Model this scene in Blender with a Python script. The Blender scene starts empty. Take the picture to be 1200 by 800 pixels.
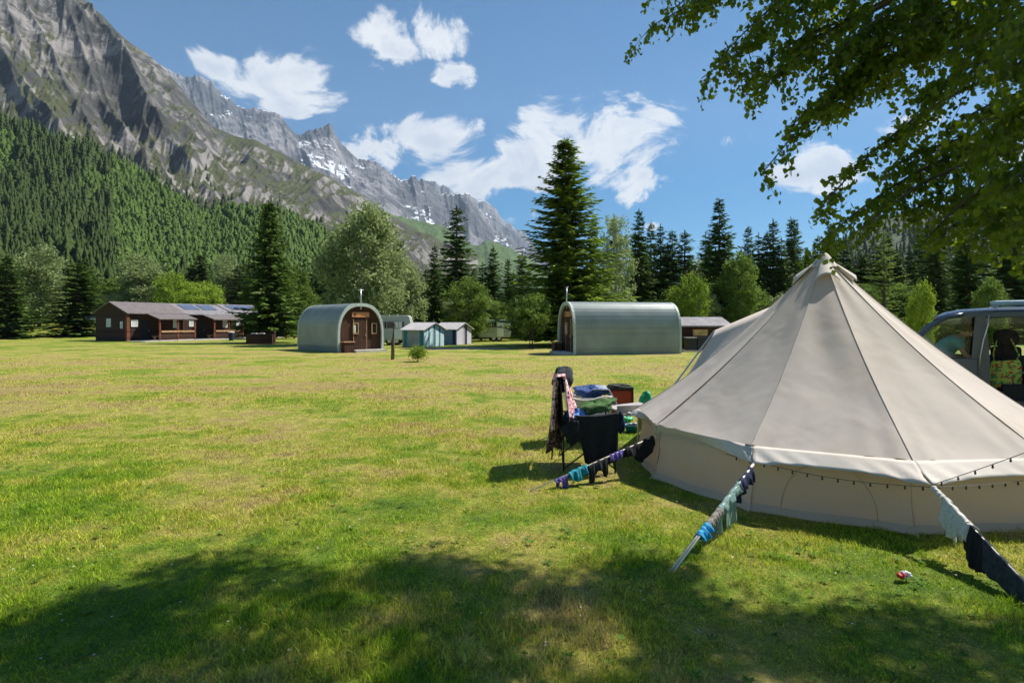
import bpy, math, random
import numpy as np
from mathutils import Vector, Matrix
R = math.radians
PI = math.pi
S = 667.0; HZ = 378.0; EYE = 1.75          # lens in pixels, horizon row, eye height
sc = bpy.context.scene
C = sc.collection
random.seed(4)

def ratio(px): return (px - 600.0) / S
def at(px, py, Y): return Vector((ratio(px) * Y, Y, EYE + (HZ - py) / S * Y))
def gp(px, py, g=0.0):
    Y = S * (EYE - g) / (py - HZ); return Vector((ratio(px) * Y, Y, g))

# ------------------------------------------------------------------ noise
def _hash(ix, iy, seed):
    n = (ix.astype(np.int64) * 374761393 + iy.astype(np.int64) * 668265263 + seed * 974634777) & 0xffffffff
    n = ((n ^ (n >> 13)) * 1274126177) & 0xffffffff
    return ((n ^ (n >> 16)) & 0xffff) / 65535.0
def vnoise(x, y, seed=0):
    x0 = np.floor(x); y0 = np.floor(y); fx = x - x0; fy = y - y0
    fx = fx * fx * (3 - 2 * fx); fy = fy * fy * (3 - 2 * fy)
    a = _hash(x0, y0, seed); b = _hash(x0 + 1, y0, seed); c = _hash(x0, y0 + 1, seed); d = _hash(x0 + 1, y0 + 1, seed)
    return (a * (1 - fx) + b * fx) * (1 - fy) + (c * (1 - fx) + d * fx) * fy
def fbm(x, y, o=5, seed=0, gain=.5):
    s = 0; a = 1; t = 0
    for i in range(o):
        s = s + a * vnoise(x * 2 ** i + 13.7 * i, y * 2 ** i - 7.1 * i, seed + i); t += a; a *= gain
    return s / t
def ridged(x, y, o=5, seed=0, gain=.55):
    s = 0; a = 1; t = 0
    for i in range(o):
        n = 1 - abs(2 * vnoise(x * 2 ** i + 3.7 * i, y * 2 ** i + 5.1 * i, seed + i) - 1)
        s = s + a * n * n; t += a; a *= gain
    return s / t
def smooth(a, b, x):
    t = np.clip((x - a) / (b - a), 0, 1); return t * t * (3 - 2 * t)

def ground_z(X, Y):
    X = np.asarray(X, float); Y = np.asarray(Y, float)
    rise = smooth(58, 105, Y) * 2.4 * smooth(0, -45, X) + smooth(60, 130, Y) * .5
    und = (fbm(X * .12, Y * .12, 3, 5) - .5) * .10 * smooth(3, 14, np.hypot(X - 3.5, Y - 6.5))
    return rise + und * smooth(0, 3, abs(Y))
def gz(X, Y): return float(ground_z(np.array([X]), np.array([Y]))[0])

# ------------------------------------------------------------------ materials
def mat(name): 
    m = bpy.data.materials.new(name); m.use_nodes = True; m.node_tree.nodes.clear(); return m, m.node_tree.nodes, m.node_tree.links
def N(nodes, t, **k):
    n = nodes.new(t)
    for a, b in k.items():
        if a in n.inputs.keys(): n.inputs[a].default_value = b
        else: setattr(n, a, b)
    return n
def ramp(nodes, stops):
    r = nodes.new('ShaderNodeValToRGB'); el = r.color_ramp.elements
    while len(el) < len(stops): el.new(.5)
    for e, (p, c) in zip(el, stops): e.position = p; e.color = (*c, 1) if len(c) == 3 else c
    return r
def simple(name, col, rough=.7, var=.25, scale=6, bump=.15, bscale=40, metal=0, col2=None, spec=.4, trans=0, stretch=(1, 1, 1)):
    m, n, l = mat(name)
    out = N(n, 'ShaderNodeOutputMaterial'); p = N(n, 'ShaderNodeBsdfPrincipled', Roughness=rough, Metallic=metal)
    p.inputs['Specular IOR Level'].default_value = spec
    tc = N(n, 'ShaderNodeTexCoord'); mp = N(n, 'ShaderNodeMapping', Scale=stretch); l.new(tc.outputs['Object'], mp.inputs['Vector'])
    ns = N(n, 'ShaderNodeTexNoise', Scale=scale, Detail=6.0, Roughness=.6); l.new(mp.outputs[0], ns.inputs['Vector'])
    c2 = col2 or tuple(max(0, c * (1 - var * 1.6)) for c in col); c1 = tuple(min(1, c * (1 + var * .6)) for c in col)
    r = ramp(n, [(.3, c2), (.68, c1)]); l.new(ns.outputs['Fac'], r.inputs['Fac']); l.new(r.outputs[0], p.inputs['Base Color'])
    if bump:
        nb = N(n, 'ShaderNodeTexNoise', Scale=bscale, Detail=4.0); l.new(mp.outputs[0], nb.inputs['Vector'])
        b = N(n, 'ShaderNodeBump', Strength=bump, Distance=.02); l.new(nb.outputs['Fac'], b.inputs['Height']); l.new(b.outputs[0], p.inputs['Normal'])
    if trans:
        t = N(n, 'ShaderNodeBsdfTranslucent'); mx = N(n, 'ShaderNodeMixShader'); mx.inputs[0].default_value = trans
        l.new(r.outputs[0], t.inputs['Color']); l.new(p.outputs[0], mx.inputs[1]); l.new(t.outputs[0], mx.inputs[2]); l.new(mx.outputs[0], out.inputs[0])
    else: l.new(p.outputs[0], out.inputs[0])
    return m
def leafmat(name, dark, light, trans=.35, tcol=None, rough=.7, spec=.08):
    m, n, l = mat(name)
    out = N(n, 'ShaderNodeOutputMaterial'); p = N(n, 'ShaderNodeBsdfPrincipled', Roughness=rough); p.inputs['Specular IOR Level'].default_value = spec
    g = N(n, 'ShaderNodeNewGeometry'); oi = N(n, 'ShaderNodeObjectInfo')
    tc = N(n, 'ShaderNodeTexCoord'); ns = N(n, 'ShaderNodeTexNoise', Scale=.55, Detail=3.0); l.new(tc.outputs['Object'], ns.inputs['Vector'])
    a = N(n, 'ShaderNodeMath', operation='MULTIPLY_ADD'); l.new(g.outputs['Random Per Island'], a.inputs[0]); a.inputs[1].default_value = .45; l.new(ns.outputs['Fac'], a.inputs[2])
    b = N(n, 'ShaderNodeMath', operation='MULTIPLY_ADD'); l.new(oi.outputs['Random'], b.inputs[0]); b.inputs[1].default_value = .25; l.new(a.outputs[0], b.inputs[2])
    r = ramp(n, [(.45, dark), (1.0, light)]); l.new(b.outputs[0], r.inputs['Fac']); l.new(r.outputs[0], p.inputs['Base Color'])
    t = N(n, 'ShaderNodeBsdfTranslucent'); mx = N(n, 'ShaderNodeMixShader'); mx.inputs[0].default_value = trans
    if tcol:
        mm = N(n, 'ShaderNodeMix', data_type='RGBA'); mm.inputs[0].default_value = .6; l.new(r.outputs[0], mm.inputs[6]); mm.inputs[7].default_value = (*tcol, 1); l.new(mm.outputs[2], t.inputs['Color'])
    else: l.new(r.outputs[0], t.inputs['Color'])
    l.new(p.outputs[0], mx.inputs[1]); l.new(t.outputs[0], mx.inputs[2]); l.new(mx.outputs[0], out.inputs[0])
    return m
def planks(name, col, col2, axis=2, period=.14, rough=.75):
    m, n, l = mat(name)
    out = N(n, 'ShaderNodeOutputMaterial'); p = N(n, 'ShaderNodeBsdfPrincipled', Roughness=rough); l.new(p.outputs[0], out.inputs[0]); p.inputs['Specular IOR Level'].default_value = .25
    tc = N(n, 'ShaderNodeTexCoord'); sp = N(n, 'ShaderNodeSeparateXYZ'); l.new(tc.outputs['Object'], sp.inputs[0])
    d = N(n, 'ShaderNodeMath', operation='DIVIDE'); l.new(sp.outputs[axis], d.inputs[0]); d.inputs[1].default_value = period
    fr = N(n, 'ShaderNodeMath', operation='FRACT'); l.new(d.outputs[0], fr.inputs[0]); fl = N(n, 'ShaderNodeMath', operation='FLOOR'); l.new(d.outputs[0], fl.inputs[0])
    wn = N(n, 'ShaderNodeTexWhiteNoise', noise_dimensions='1D'); l.new(fl.outputs[0], wn.inputs['W'])
    st = [1, 1, 1]; st = [8 if i == axis else 1.2 for i in range(3)]
    mp = N(n, 'ShaderNodeMapping', Scale=tuple(st)); l.new(tc.outputs['Object'], mp.inputs[0]); ns = N(n, 'ShaderNodeTexNoise', Scale=3.0, Detail=6.0); l.new(mp.outputs[0], ns.inputs['Vector'])
    ad = N(n, 'ShaderNodeMath', operation='MULTIPLY_ADD'); l.new(wn.outputs['Value'], ad.inputs[0]); ad.inputs[1].default_value = .5; l.new(ns.outputs['Fac'], ad.inputs[2])
    r = ramp(n, [(.3, col2), (1.05, col)]); l.new(ad.outputs[0], r.inputs['Fac']); l.new(r.outputs[0], p.inputs['Base Color'])
    gr = ramp(n, [(0, (0, 0, 0)), (.12, (1, 1, 1)), (.88, (1, 1, 1)), (1, (0, 0, 0))]); l.new(fr.outputs[0], gr.inputs['Fac'])
    b = N(n, 'ShaderNodeBump', Strength=.9, Distance=.03); l.new(gr.outputs[0], b.inputs['Height']); l.new(b.outputs[0], p.inputs['Normal'])
    return m

M = {}
def mats():
    # ---- lawn: one recipe shared by the ground sheet and the blades
    for key in ('ground', 'blade'):
        m, n, l = mat('lawn_' + key); out = N(n, 'ShaderNodeOutputMaterial')
        p = N(n, 'ShaderNodeBsdfPrincipled', Roughness=.75); p.inputs['Specular IOR Level'].default_value = .2
        g = N(n, 'ShaderNodeNewGeometry')
        mp = N(n, 'ShaderNodeMapping', Scale=(1, 1, 0)); l.new(g.outputs['Position'], mp.inputs[0])
        def ns(s, d, r=.55, str_=None):
            x = N(n, 'ShaderNodeTexNoise', Scale=s, Detail=d, Roughness=r)
            if str_:
                m2 = N(n, 'ShaderNodeMapping', Scale=str_); l.new(g.outputs['Position'], m2.inputs[0]); l.new(m2.outputs[0], x.inputs['Vector'])
            else: l.new(mp.outputs[0], x.inputs['Vector'])
            return x
        big = ns(.42, 5, .62); mid = ns(2.3, 4, .65); far = ns(.16, 6, .7, (.8, 1.6, 0)); fine = ns(22, 4, .7)
        a = N(n, 'ShaderNodeMath', operation='MULTIPLY_ADD'); l.new(mid.outputs[0], a.inputs[0]); a.inputs[1].default_value = .5; l.new(big.outputs[0], a.inputs[2])
        b = N(n, 'ShaderNodeMath', operation='MULTIPLY_ADD'); l.new(far.outputs[0], b.inputs[0]); b.inputs[1].default_value = .7; l.new(a.outputs[0], b.inputs[2])
        c = N(n, 'ShaderNodeMath', operation='MULTIPLY_ADD'); l.new(fine.outputs[0], c.inputs[0]); c.inputs[1].default_value = .35; l.new(b.outputs[0], c.inputs[2])
        f = N(n, 'ShaderNodeMapRange'); l.new(c.outputs[0], f.inputs[0]); f.inputs[1].default_value = 1.10; f.inputs[2].default_value = 1.46
        # distance along the field: the middle belt is drier
        sy = N(n, 'ShaderNodeSeparateXYZ'); l.new(g.outputs['Position'], sy.inputs[0])
        belt = ramp(n, [(0, (.10,) * 3), (.05, (.12,) * 3), (.10, (.06,) * 3), (.15, (.24,) * 3), (.30, (.36,) * 3), (.55, (.22,) * 3), (.8, (.02,) * 3), (1, (.0,) * 3)])
        mr = N(n, 'ShaderNodeMapRange'); l.new(sy.outputs[1], mr.inputs[0]); mr.inputs[1].default_value = 0; mr.inputs[2].default_value = 60; l.new(mr.outputs[0], belt.inputs[0])
        ad = N(n, 'ShaderNodeMath', operation='ADD', use_clamp=True); l.new(f.outputs[0], ad.inputs[0]); l.new(belt.outputs[0], ad.inputs[1])
        if key == 'ground':
            r = ramp(n, [(.0, (.07, .14, .009)), (.35, (.16, .23, .016)), (.62, (.28, .285, .04)), (.85, (.38, .33, .08)), (1, (.34, .26, .09))])
        else:
            r = ramp(n, [(.0, (.13, .27, .010)), (.35, (.29, .42, .022)), (.62, (.47, .49, .055)), (.85, (.56, .50, .12)), (1, (.48, .39, .14))])
        l.new(ad.outputs[0], r.inputs[0])
        if key == 'blade':
            hs = N(n, 'ShaderNodeHueSaturation'); l.new(r.outputs[0], hs.inputs['Color'])
            v = N(n, 'ShaderNodeMapRange'); l.new(g.outputs['Random Per Island'], v.inputs[0]); v.inputs[3].default_value = .38; v.inputs[4].default_value = 1.6; l.new(v.outputs[0], hs.inputs['Value'])
            l.new(hs.outputs[0], p.inputs['Base Color'])
            t = N(n, 'ShaderNodeBsdfTranslucent'); l.new(hs.outputs[0], t.inputs[0]); mx = N(n, 'ShaderNodeMixShader'); mx.inputs[0].default_value = .35
            l.new(p.outputs[0], mx.inputs[1]); l.new(t.outputs[0], mx.inputs[2]); l.new(mx.outputs[0], out.inputs[0])
        else:
            # small-scale value mottle of grass tufts and thatch
            mt = ns(38, 5, .8); mr2 = N(n, 'ShaderNodeMapRange'); l.new(mt.outputs[0], mr2.inputs[0]); mr2.inputs[1].default_value = .3; mr2.inputs[2].default_value = .7; mr2.inputs[3].default_value = .35; mr2.inputs[4].default_value = 1.5
            hs = N(n, 'ShaderNodeHueSaturation'); l.new(r.outputs[0], hs.inputs['Color']); l.new(mr2.outputs[0], hs.inputs['Value']); 
            m3 = ns(5.5, 6, .75, (1, .8, 0)); mr3 = N(n, 'ShaderNodeMapRange'); l.new(m3.outputs[0], mr3.inputs[0]); mr3.inputs[1].default_value = .32; mr3.inputs[2].default_value = .68; mr3.inputs[3].default_value = .62; mr3.inputs[4].default_value = 1.38
            hs2 = N(n, 'ShaderNodeHueSaturation'); l.new(hs.outputs[0], hs2.inputs['Color']); l.new(mr3.outputs[0], hs2.inputs['Value'])
            # bare worn track by the awnings
            xy = N(n, 'ShaderNodeVectorMath', operation='SUBTRACT'); l.new(g.outputs['Position'], xy.inputs[0]); xy.inputs[1].default_value = (-3.3, 38.5, 0)
            xs = N(n, 'ShaderNodeVectorMath', operation='MULTIPLY'); l.new(xy.outputs[0], xs.inputs[0]); xs.inputs[1].default_value = (.26, .75, 0)
            ln = N(n, 'ShaderNodeVectorMath', operation='LENGTH'); l.new(xs.outputs[0], ln.inputs[0])
            la = N(n, 'ShaderNodeMath', operation='MULTIPLY_ADD'); l.new(mid.outputs[0], la.inputs[0]); la.inputs[1].default_value = .9; l.new(ln.outputs['Value'], la.inputs[2])
            bm = N(n, 'ShaderNodeMapRange'); l.new(la.outputs[0], bm.inputs[0]); bm.inputs[1].default_value = 1.45; bm.inputs[2].default_value = 1.15
            mxc = N(n, 'ShaderNodeMix', data_type='RGBA'); l.new(bm.outputs[0], mxc.inputs[0]); l.new(hs2.outputs[0], mxc.inputs[6]); mxc.inputs[7].default_value = (.34, .28, .2, 1)
            l.new(mxc.outputs[2], p.inputs['Base Color'])
            bp = N(n, 'ShaderNodeBump', Strength=.9, Distance=.03); nb = ns(55, 4, .8); l.new(nb.outputs[0], bp.inputs['Height']); l.new(bp.outputs[0], p.inputs['Normal']); l.new(p.outputs[0], out.inputs[0])
        M['lawn_' + key] = m
    # ---- canvas
    def canvas(name, col, trans, wr=.25):
        m, n, l = mat(name); out = N(n, 'ShaderNodeOutputMaterial'); p = N(n, 'ShaderNodeBsdfPrincipled', Roughness=.85); p.inputs['Specular IOR Level'].default_value = .15
        tc = N(n, 'ShaderNodeTexCoord'); ns = N(n, 'ShaderNodeTexNoise', Scale=1.7, Detail=8.0, Roughness=.65); l.new(tc.outputs['Object'], ns.inputs['Vector'])
        r = ramp(n, [(.28, tuple(c * k for c, k in zip(col, (.91, .89, .86)))), (.52, col)]); l.new(ns.outputs[0], r.inputs[0]); l.new(r.outputs[0], p.inputs['Base Color'])
        n2 = N(n, 'ShaderNodeTexNoise', Scale=2.2, Detail=2.0, Distortion=.3); l.new(tc.outputs['Object'], n2.inputs['Vector'])
        n3 = N(n, 'ShaderNodeTexNoise', Scale=260.0, Detail=2.0); l.new(tc.outputs['Object'], n3.inputs['Vector'])
        b = N(n, 'ShaderNodeBump', Strength=wr, Distance=.06); l.new(n2.outputs[0], b.inputs['Height']); b2 = N(n, 'ShaderNodeBump', Strength=.25, Distance=.002); l.new(n3.outputs[0], b2.inputs['Height']); l.new(b.outputs[0], b2.inputs['Normal']); l.new(b2.outputs[0], p.inputs['Normal'])
        t = N(n, 'ShaderNodeBsdfTranslucent', Color=(col[0], col[1] * .9, col[2] * .72, 1)); l.new(b2.outputs[0], t.inputs['Normal'])
        mx = N(n, 'ShaderNodeMixShader'); mx.inputs[0].default_value = trans; l.new(p.outputs[0], mx.inputs[1]); l.new(t.outputs[0], mx.inputs[2]); l.new(mx.outputs[0], out.inputs[0])
        return m
    M['canvas'] = canvas('canvas_roof', (.68, .61, .55), .26, .30); M['canvas_wall'] = canvas('canvas_wall', (.68, .58, .45), .36, .45)
    M['canvas_trim'] = canvas('canvas_trim', (.66, .60, .54), .1, .2); M['seam'] = simple('seam', (.42, .38, .34), .9)
    M['mudflap'] = simple('mudflap', (.50, .39, .28), .8, bump=.3); M['rope'] = simple('rope', (.70, .62, .48), .9, scale=60, bump=.6, bscale=200)
    M['lightrope'] = simple('pale_rope', (.82, .74, .60), .9, .1, scale=60, bump=.1, bscale=200)
    M['cord'] = simple('cord', (.12, .12, .12), .8); M['bulb'] = simple('bulb', (.06, .06, .06), .2)
    M['bark'] = simple('bark', (.14, .10, .075), .9, .4, 4, .9, 14, stretch=(1, 1, .25)); M['birchbark'] = simple('birchbark', (.5, .48, .44), .8, .5, 5, .5, 12, col2=(.08, .07, .06), stretch=(1, 1, 3))
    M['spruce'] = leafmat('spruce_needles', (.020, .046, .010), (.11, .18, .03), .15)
    M['spruce_lit'] = leafmat('spruce_needles_sunlit', (.03, .07, .010), (.26, .36, .035), .25)  # lighter copy of the spruce needles, sunlit yellow-green put into the colour
    M['leaf'] = leafmat('leaf_green', (.045, .085, .016), (.20, .29, .05), .38); M['leaf_pale'] = leafmat('leaf_silver', (.10, .14, .045), (.36, .43, .18), .4)
    M['weed'] = leafmat('weed_leaf', (.05, .11, .015), (.14, .26, .04), .3)
    M['leaf_bright'] = leafmat('leaf_bright', (.09, .16, .015), (.32, .43, .05), .35)
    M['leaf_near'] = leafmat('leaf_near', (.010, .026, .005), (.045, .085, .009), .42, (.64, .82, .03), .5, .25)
    M['hillgreen'] = simple('forest_floor', (.035, .06, .016), .95, .5, .06, .6, .3)
    M['logs'] = planks('dark_logs', (.062, .027, .016), (.020, .011, .008), 2, .2); M['logs_red'] = planks('red_boards', (.22, .07, .035), (.09, .03, .018), 2, .2)
    M['shingle'] = simple('shingle', (.175, .145, .14), .75, .3, 2.5, .5, 18, stretch=(1, 4, 4)); M['shingle_grey'] = simple('shingle_grey', (.23, .21, .215), .6, .25, 2, .3, 12)
    M['podwood'] = planks('pod_boards', (.085, .036, .02), (.035, .018, .012), 0, .15); M['podtrim'] = simple('pod_trim', (.45, .50, .46), .5, .12)
    m = simple('pod_shell', (.25, .285, .27), .42, .15, .8, .08, 3, metal=.1, spec=.4, stretch=(.3, 1, 1)); M['podshell'] = m
    M['signwood'] = simple('sign_wood', (.55, .22, .09), .6, .2, 4, .2, stretch=(1, 6, 6)); M['lightwood'] = simple('light_wood', (.50, .30, .15), .7); M['orangewood'] = simple('orange_wood', (.42, .17, .05), .7, stretch=(4, 4, .5))
    M['white'] = simple('white_paint', (.78, .78, .76), .5, .08); M['cream'] = simple('cream_plastic', (.74, .70, .62), .45, .06, bump=.05); M['grey'] = simple('grey_board', (.42, .39, .38), .6, .15)
    M['stone'] = simple('pale_stone', (.5, .46, .4), .85, .2, 3, .4); M['metal'] = simple('grey_metal', (.55, .56, .56), .35, .1, metal=.7); M['blackmetal'] = simple('black_metal', (.02, .02, .022), .4, .1)
    M['blackcloth'] = simple('black_cloth', (.012, .013, .017), .9, .3, 20, .4, 90); M['charcoal'] = simple('charcoal_cloth', (.045, .055, .065), .95, .4, 30, .7, 120); M['navy'] = simple('navy_cloth', (.018, .026, .075), .9, .4, 20, .5, 80)
    M['teal'] = simple('teal_cloth', (.012, .26, .34), .8, .3, 30, .4, 90); M['cyan'] = simple('cyan_cloth', (.01, .30, .60), .7, .25, 20, .3, 60); M['purple'] = simple('purple_cloth', (.12, .08, .33), .9, .5, 30, .5, 90, col2=(.015, .012, .04))
    M['mint'] = simple('mint_knit', (.27, .42, .39), .95, .3, 60, .8, 160); M['beigeknit'] = simple('beige_knit', (.36, .32, .28), .95, .35, 60, .8, 160); M['lace'] = simple('white_lace', (.75, .72, .66), .9, .15, 60, .8, 120)
    M['pinkcloth'] = simple('pink_scarf', (.62, .30, .32), .9, .5, 26, .4, 60, col2=(.06, .03, .05)); M['brownscarf'] = simple('brown_scarf', (.22, .12, .09), .9, .5, 26, .4, 60, col2=(.02, .012, .012))
    M['greencloth'] = simple('green_towel', (.075, .17, .05), .95, .3, 25, .7, 90); M['bluecloth'] = simple('blue_cloth', (.08, .24, .62), .9, .3, 12, .3); M['jeans'] = simple('denim', (.05, .10, .28), .9, .4, 25, .5, 110); M['greycloth'] = simple('grey_cloth', (.38, .41, .50), .9, .4, 12, .4, 60, col2=(.10, .12, .2))
    M['magenta'] = simple('magenta_cloth', (.30, .01, .13), .8); M['emerald'] = simple('emerald_plastic', (.02, .42, .18), .5); M['redplastic'] = simple('red_box', (.33, .035, .015), .5, .2); M['redpaper'] = simple('red_paper', (.6, .03, .02), .5); M['darkgreen'] = simple('dark_green_lid', (.025, .028, .022), .8)
    M['bowlblue'] = simple('blue_bowl', (.015, .17, .28), .35, .1)
    M['vanpaint'] = simple('van_paint', (.035, .055, .09), .25, .1, 3, 0, spec=.6); M['vantrim'] = simple('van_trim', (.09, .10, .11), .4, .1, metal=.4); M['vandark'] = simple('van_interior', (.018, .018, .02), .85, .2); M['vanlining'] = simple('van_lining', (.38, .31, .24), .9, .1)
    M['seatcloth'] = simple('seat_fabric', (.035, .028, .03), .95, .3, 20, .3); M['rubber'] = simple('rubber', (.02, .02, .02), .8); M['rackblue'] = simple('rack_bag', (.33, .47, .52), .6, .15)
    M['teeshirt'] = simple('teal_tshirt', (.10, .34, .36), .9, .2, 6, .3, 30); M['skin'] = simple('skin', (.42, .22, .15), .55, .1, bump=.05); M['hair'] = simple('brown_hair', (.05, .022, .012), .6, .4, 30, .6, 80)
    
    for nm, cols in (('pinkcloth', [(0, (.70, .32, .36)), (.42, (.80, .62, .58)), (.6, (.05, .03, .06)), (.74, (.62, .22, .27)), (.9, (.78, .70, .66))]), ('brownscarf', [(0, (.05, .03, .02)), (.4, (.36, .22, .17)), (.55, (.03, .02, .02)), (.8, (.20, .10, .07))])):
        m, n, l = mat(nm); out = N(n, 'ShaderNodeOutputMaterial'); p = N(n, 'ShaderNodeBsdfPrincipled', Roughness=.9); tc = N(n, 'ShaderNodeTexCoord'); v = N(n, 'ShaderNodeTexVoronoi', Scale=38.0); l.new(tc.outputs['Object'], v.inputs['Vector'])
        r = ramp(n, cols); r.color_ramp.interpolation = 'CONSTANT'; sp = N(n, 'ShaderNodeSeparateColor'); l.new(v.outputs['Color'], sp.inputs[0]); l.new(sp.outputs[0], r.inputs[0]); l.new(r.outputs[0], p.inputs['Base Color']); l.new(p.outputs[0], out.inputs[0]); M[nm] = m
    M['plaid'] = simple('maroon_plaid', (.16, .02, .045), .9, .4, 14, .4, 50, col2=(.3, .18, .2))
    m, n, l = mat('floral_cloth'); out = N(n, 'ShaderNodeOutputMaterial'); p = N(n, 'ShaderNodeBsdfPrincipled', Roughness=.9); tc = N(n, 'ShaderNodeTexCoord'); v = N(n, 'ShaderNodeTexVoronoi', Scale=30.0); l.new(tc.outputs['Object'], v.inputs['Vector'])
    r = ramp(n, [(0, (.35, .52, .10)), (.3, (.52, .50, .06)), (.5, (.06, .22, .08)), (.66, (.30, .45, .10)), (.8, (.45, .07, .03)), (1, (.06, .28, .26))]); r.color_ramp.interpolation = 'CONSTANT'; sp = N(n, 'ShaderNodeSeparateColor'); l.new(v.outputs['Color'], sp.inputs[0]); l.new(sp.outputs[0], r.inputs[0]); l.new(r.outputs[0], p.inputs['Base Color']); l.new(p.outputs[0], out.inputs[0]); M['floral'] = m
    m, n, l = mat('window_glass'); out = N(n, 'ShaderNodeOutputMaterial'); gl = N(n, 'ShaderNodeBsdfGlossy', Roughness=.03); gl.inputs[0].default_value = (.9, .95, 1, 1); tr = N(n, 'ShaderNodeBsdfTransparent', Color=(.84, .90, .88, 1)); fr = N(n, 'ShaderNodeFresnel', IOR=1.5); mx = N(n, 'ShaderNodeMixShader'); l.new(fr.outputs[0], mx.inputs[0]); l.new(tr.outputs[0], mx.inputs[1]); l.new(gl.outputs[0], mx.inputs[2]); l.new(mx.outputs[0], out.inputs[0]); M['glass'] = m
    M['pane'] = simple('dark_pane', (.03, .035, .04), .08, .2, bump=0, spec=.8); M['curtain'] = simple('pale_curtain', (.55, .60, .55), .5, .1); M['amber'] = simple('amber_window_light', (.62, .46, .18), .6, .4, 2, .1, col2=(.2, .14, .05))  # amber: yellow light of the hut window put into the pane colour
    M['solar'] = simple('solar_panel', (.10, .12, .18), .2, .1, bump=0, spec=.8); M['awngrey'] = simple('awning_grey', (.30, .33, .31), .8, .12, 1.5, .3, 4); M['awnteal'] = simple('awning_teal', (.03, .22, .25), .8); M['awnpale'] = simple('awning_pale', (.55, .68, .70), .8, .1); M['awnroof'] = simple('awning_roof', (.50, .47, .46), .7, .12, 1.5, .3, 4); M['awnnavy'] = simple('awning_navy', (.015, .02, .07), .8); M['awnlilac'] = simple('awning_lilac', (.60, .58, .68), .8, .1); M['awnblue'] = simple('awning_blue', (.14, .24, .32), .8); M['caravan'] = simple('caravan_shell', (.44, .47, .43), .4, .12)
    # ---- rock
    def rock(name, c_dark, c_mid, c_light, grass, gslope, sc_, snow=None, gamt=1.0, streak=1.0):
        m, n, l = mat(name); out = N(n, 'ShaderNodeOutputMaterial'); p = N(n, 'ShaderNodeBsdfPrincipled', Roughness=.95); p.inputs['Specular IOR Level'].default_value = .1; l.new(p.outputs[0], out.inputs[0])
        tc = N(n, 'ShaderNodeTexCoord'); g = N(n, 'ShaderNodeNewGeometry')
        mp = N(n, 'ShaderNodeMapping', Scale=(1, .8, .7), Rotation=(0, R(38), 0)); l.new(tc.outputs['Object'], mp.inputs[0])
        def ns(s, d=7, ro=.62, v=mp): x = N(n, 'ShaderNodeTexNoise', Scale=s, Detail=float(d), Roughness=ro, Distortion=.4); l.new(v.outputs[0], x.inputs['Vector']); return x
        a = ns(sc_); b = ns(sc_ * 5, 8, .7); mx = N(n, 'ShaderNodeMath', operation='MULTIPLY_ADD'); l.new(b.outputs[0], mx.inputs[0]); mx.inputs[1].default_value = .8; l.new(a.outputs[0], mx.inputs[2])
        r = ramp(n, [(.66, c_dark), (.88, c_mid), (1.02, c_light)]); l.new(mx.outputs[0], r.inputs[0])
        gn = ns(sc_ * 2.2, 6); sp = N(n, 'ShaderNodeSeparateXYZ'); l.new(g.outputs['Normal'], sp.inputs[0])
        ga = N(n, 'ShaderNodeMath', operation='MULTIPLY_ADD'); l.new(gn.outputs[0], ga.inputs[0]); ga.inputs[1].default_value = .9; l.new(sp.outputs[2], ga.inputs[2])
        gm = N(n, 'ShaderNodeMapRange'); l.new(ga.outputs[0], gm.inputs[0]); gm.inputs[1].default_value = gslope; gm.inputs[2].default_value = gslope + .14; gm.inputs[4].default_value = gamt
        mc = N(n, 'ShaderNodeMix', data_type='RGBA'); l.new(gm.outputs[0], mc.inputs[0]); l.new(r.outputs[0], mc.inputs[6]); mc.inputs[7].default_value = (*grass, 1)
        last = mc.outputs[2]
        if snow is not None:
            sn = ns(snow[0], 5, .6); sa = N(n, 'ShaderNodeMath', operation='MULTIPLY_ADD'); l.new(sn.outputs[0], sa.inputs[0]); sa.inputs[1].default_value = 1.3; l.new(sp.outputs[2], sa.inputs[2])
            sm = N(n, 'ShaderNodeMapRange'); l.new(sa.outputs[0], sm.inputs[0]); sm.inputs[1].default_value = snow[1]; sm.inputs[2].default_value = snow[1] + .04
            mc2 = N(n, 'ShaderNodeMix', data_type='RGBA'); l.new(sm.outputs[0], mc2.inputs[0]); l.new(last, mc2.inputs[6]); mc2.inputs[7].default_value = (.8, .83, .88, 1); last = mc2.outputs[2]
        l.new(last, p.inputs['Base Color'])
        bp = N(n, 'ShaderNodeBump', Strength=1.0, Distance=.12 / sc_); l.new(mx.outputs[0], bp.inputs['Height']); l.new(bp.outputs[0], p.inputs['Normal'])
        return m
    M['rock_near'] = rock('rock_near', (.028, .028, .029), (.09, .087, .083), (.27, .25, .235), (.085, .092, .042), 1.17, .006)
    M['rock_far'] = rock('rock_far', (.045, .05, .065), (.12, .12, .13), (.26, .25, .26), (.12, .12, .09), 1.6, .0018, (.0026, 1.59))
    M['alp'] = rock('alp_meadow', (.06, .08, .035), (.11, .14, .055), (.26, .25, .19), (.10, .15, .045), .95, .003)

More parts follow.
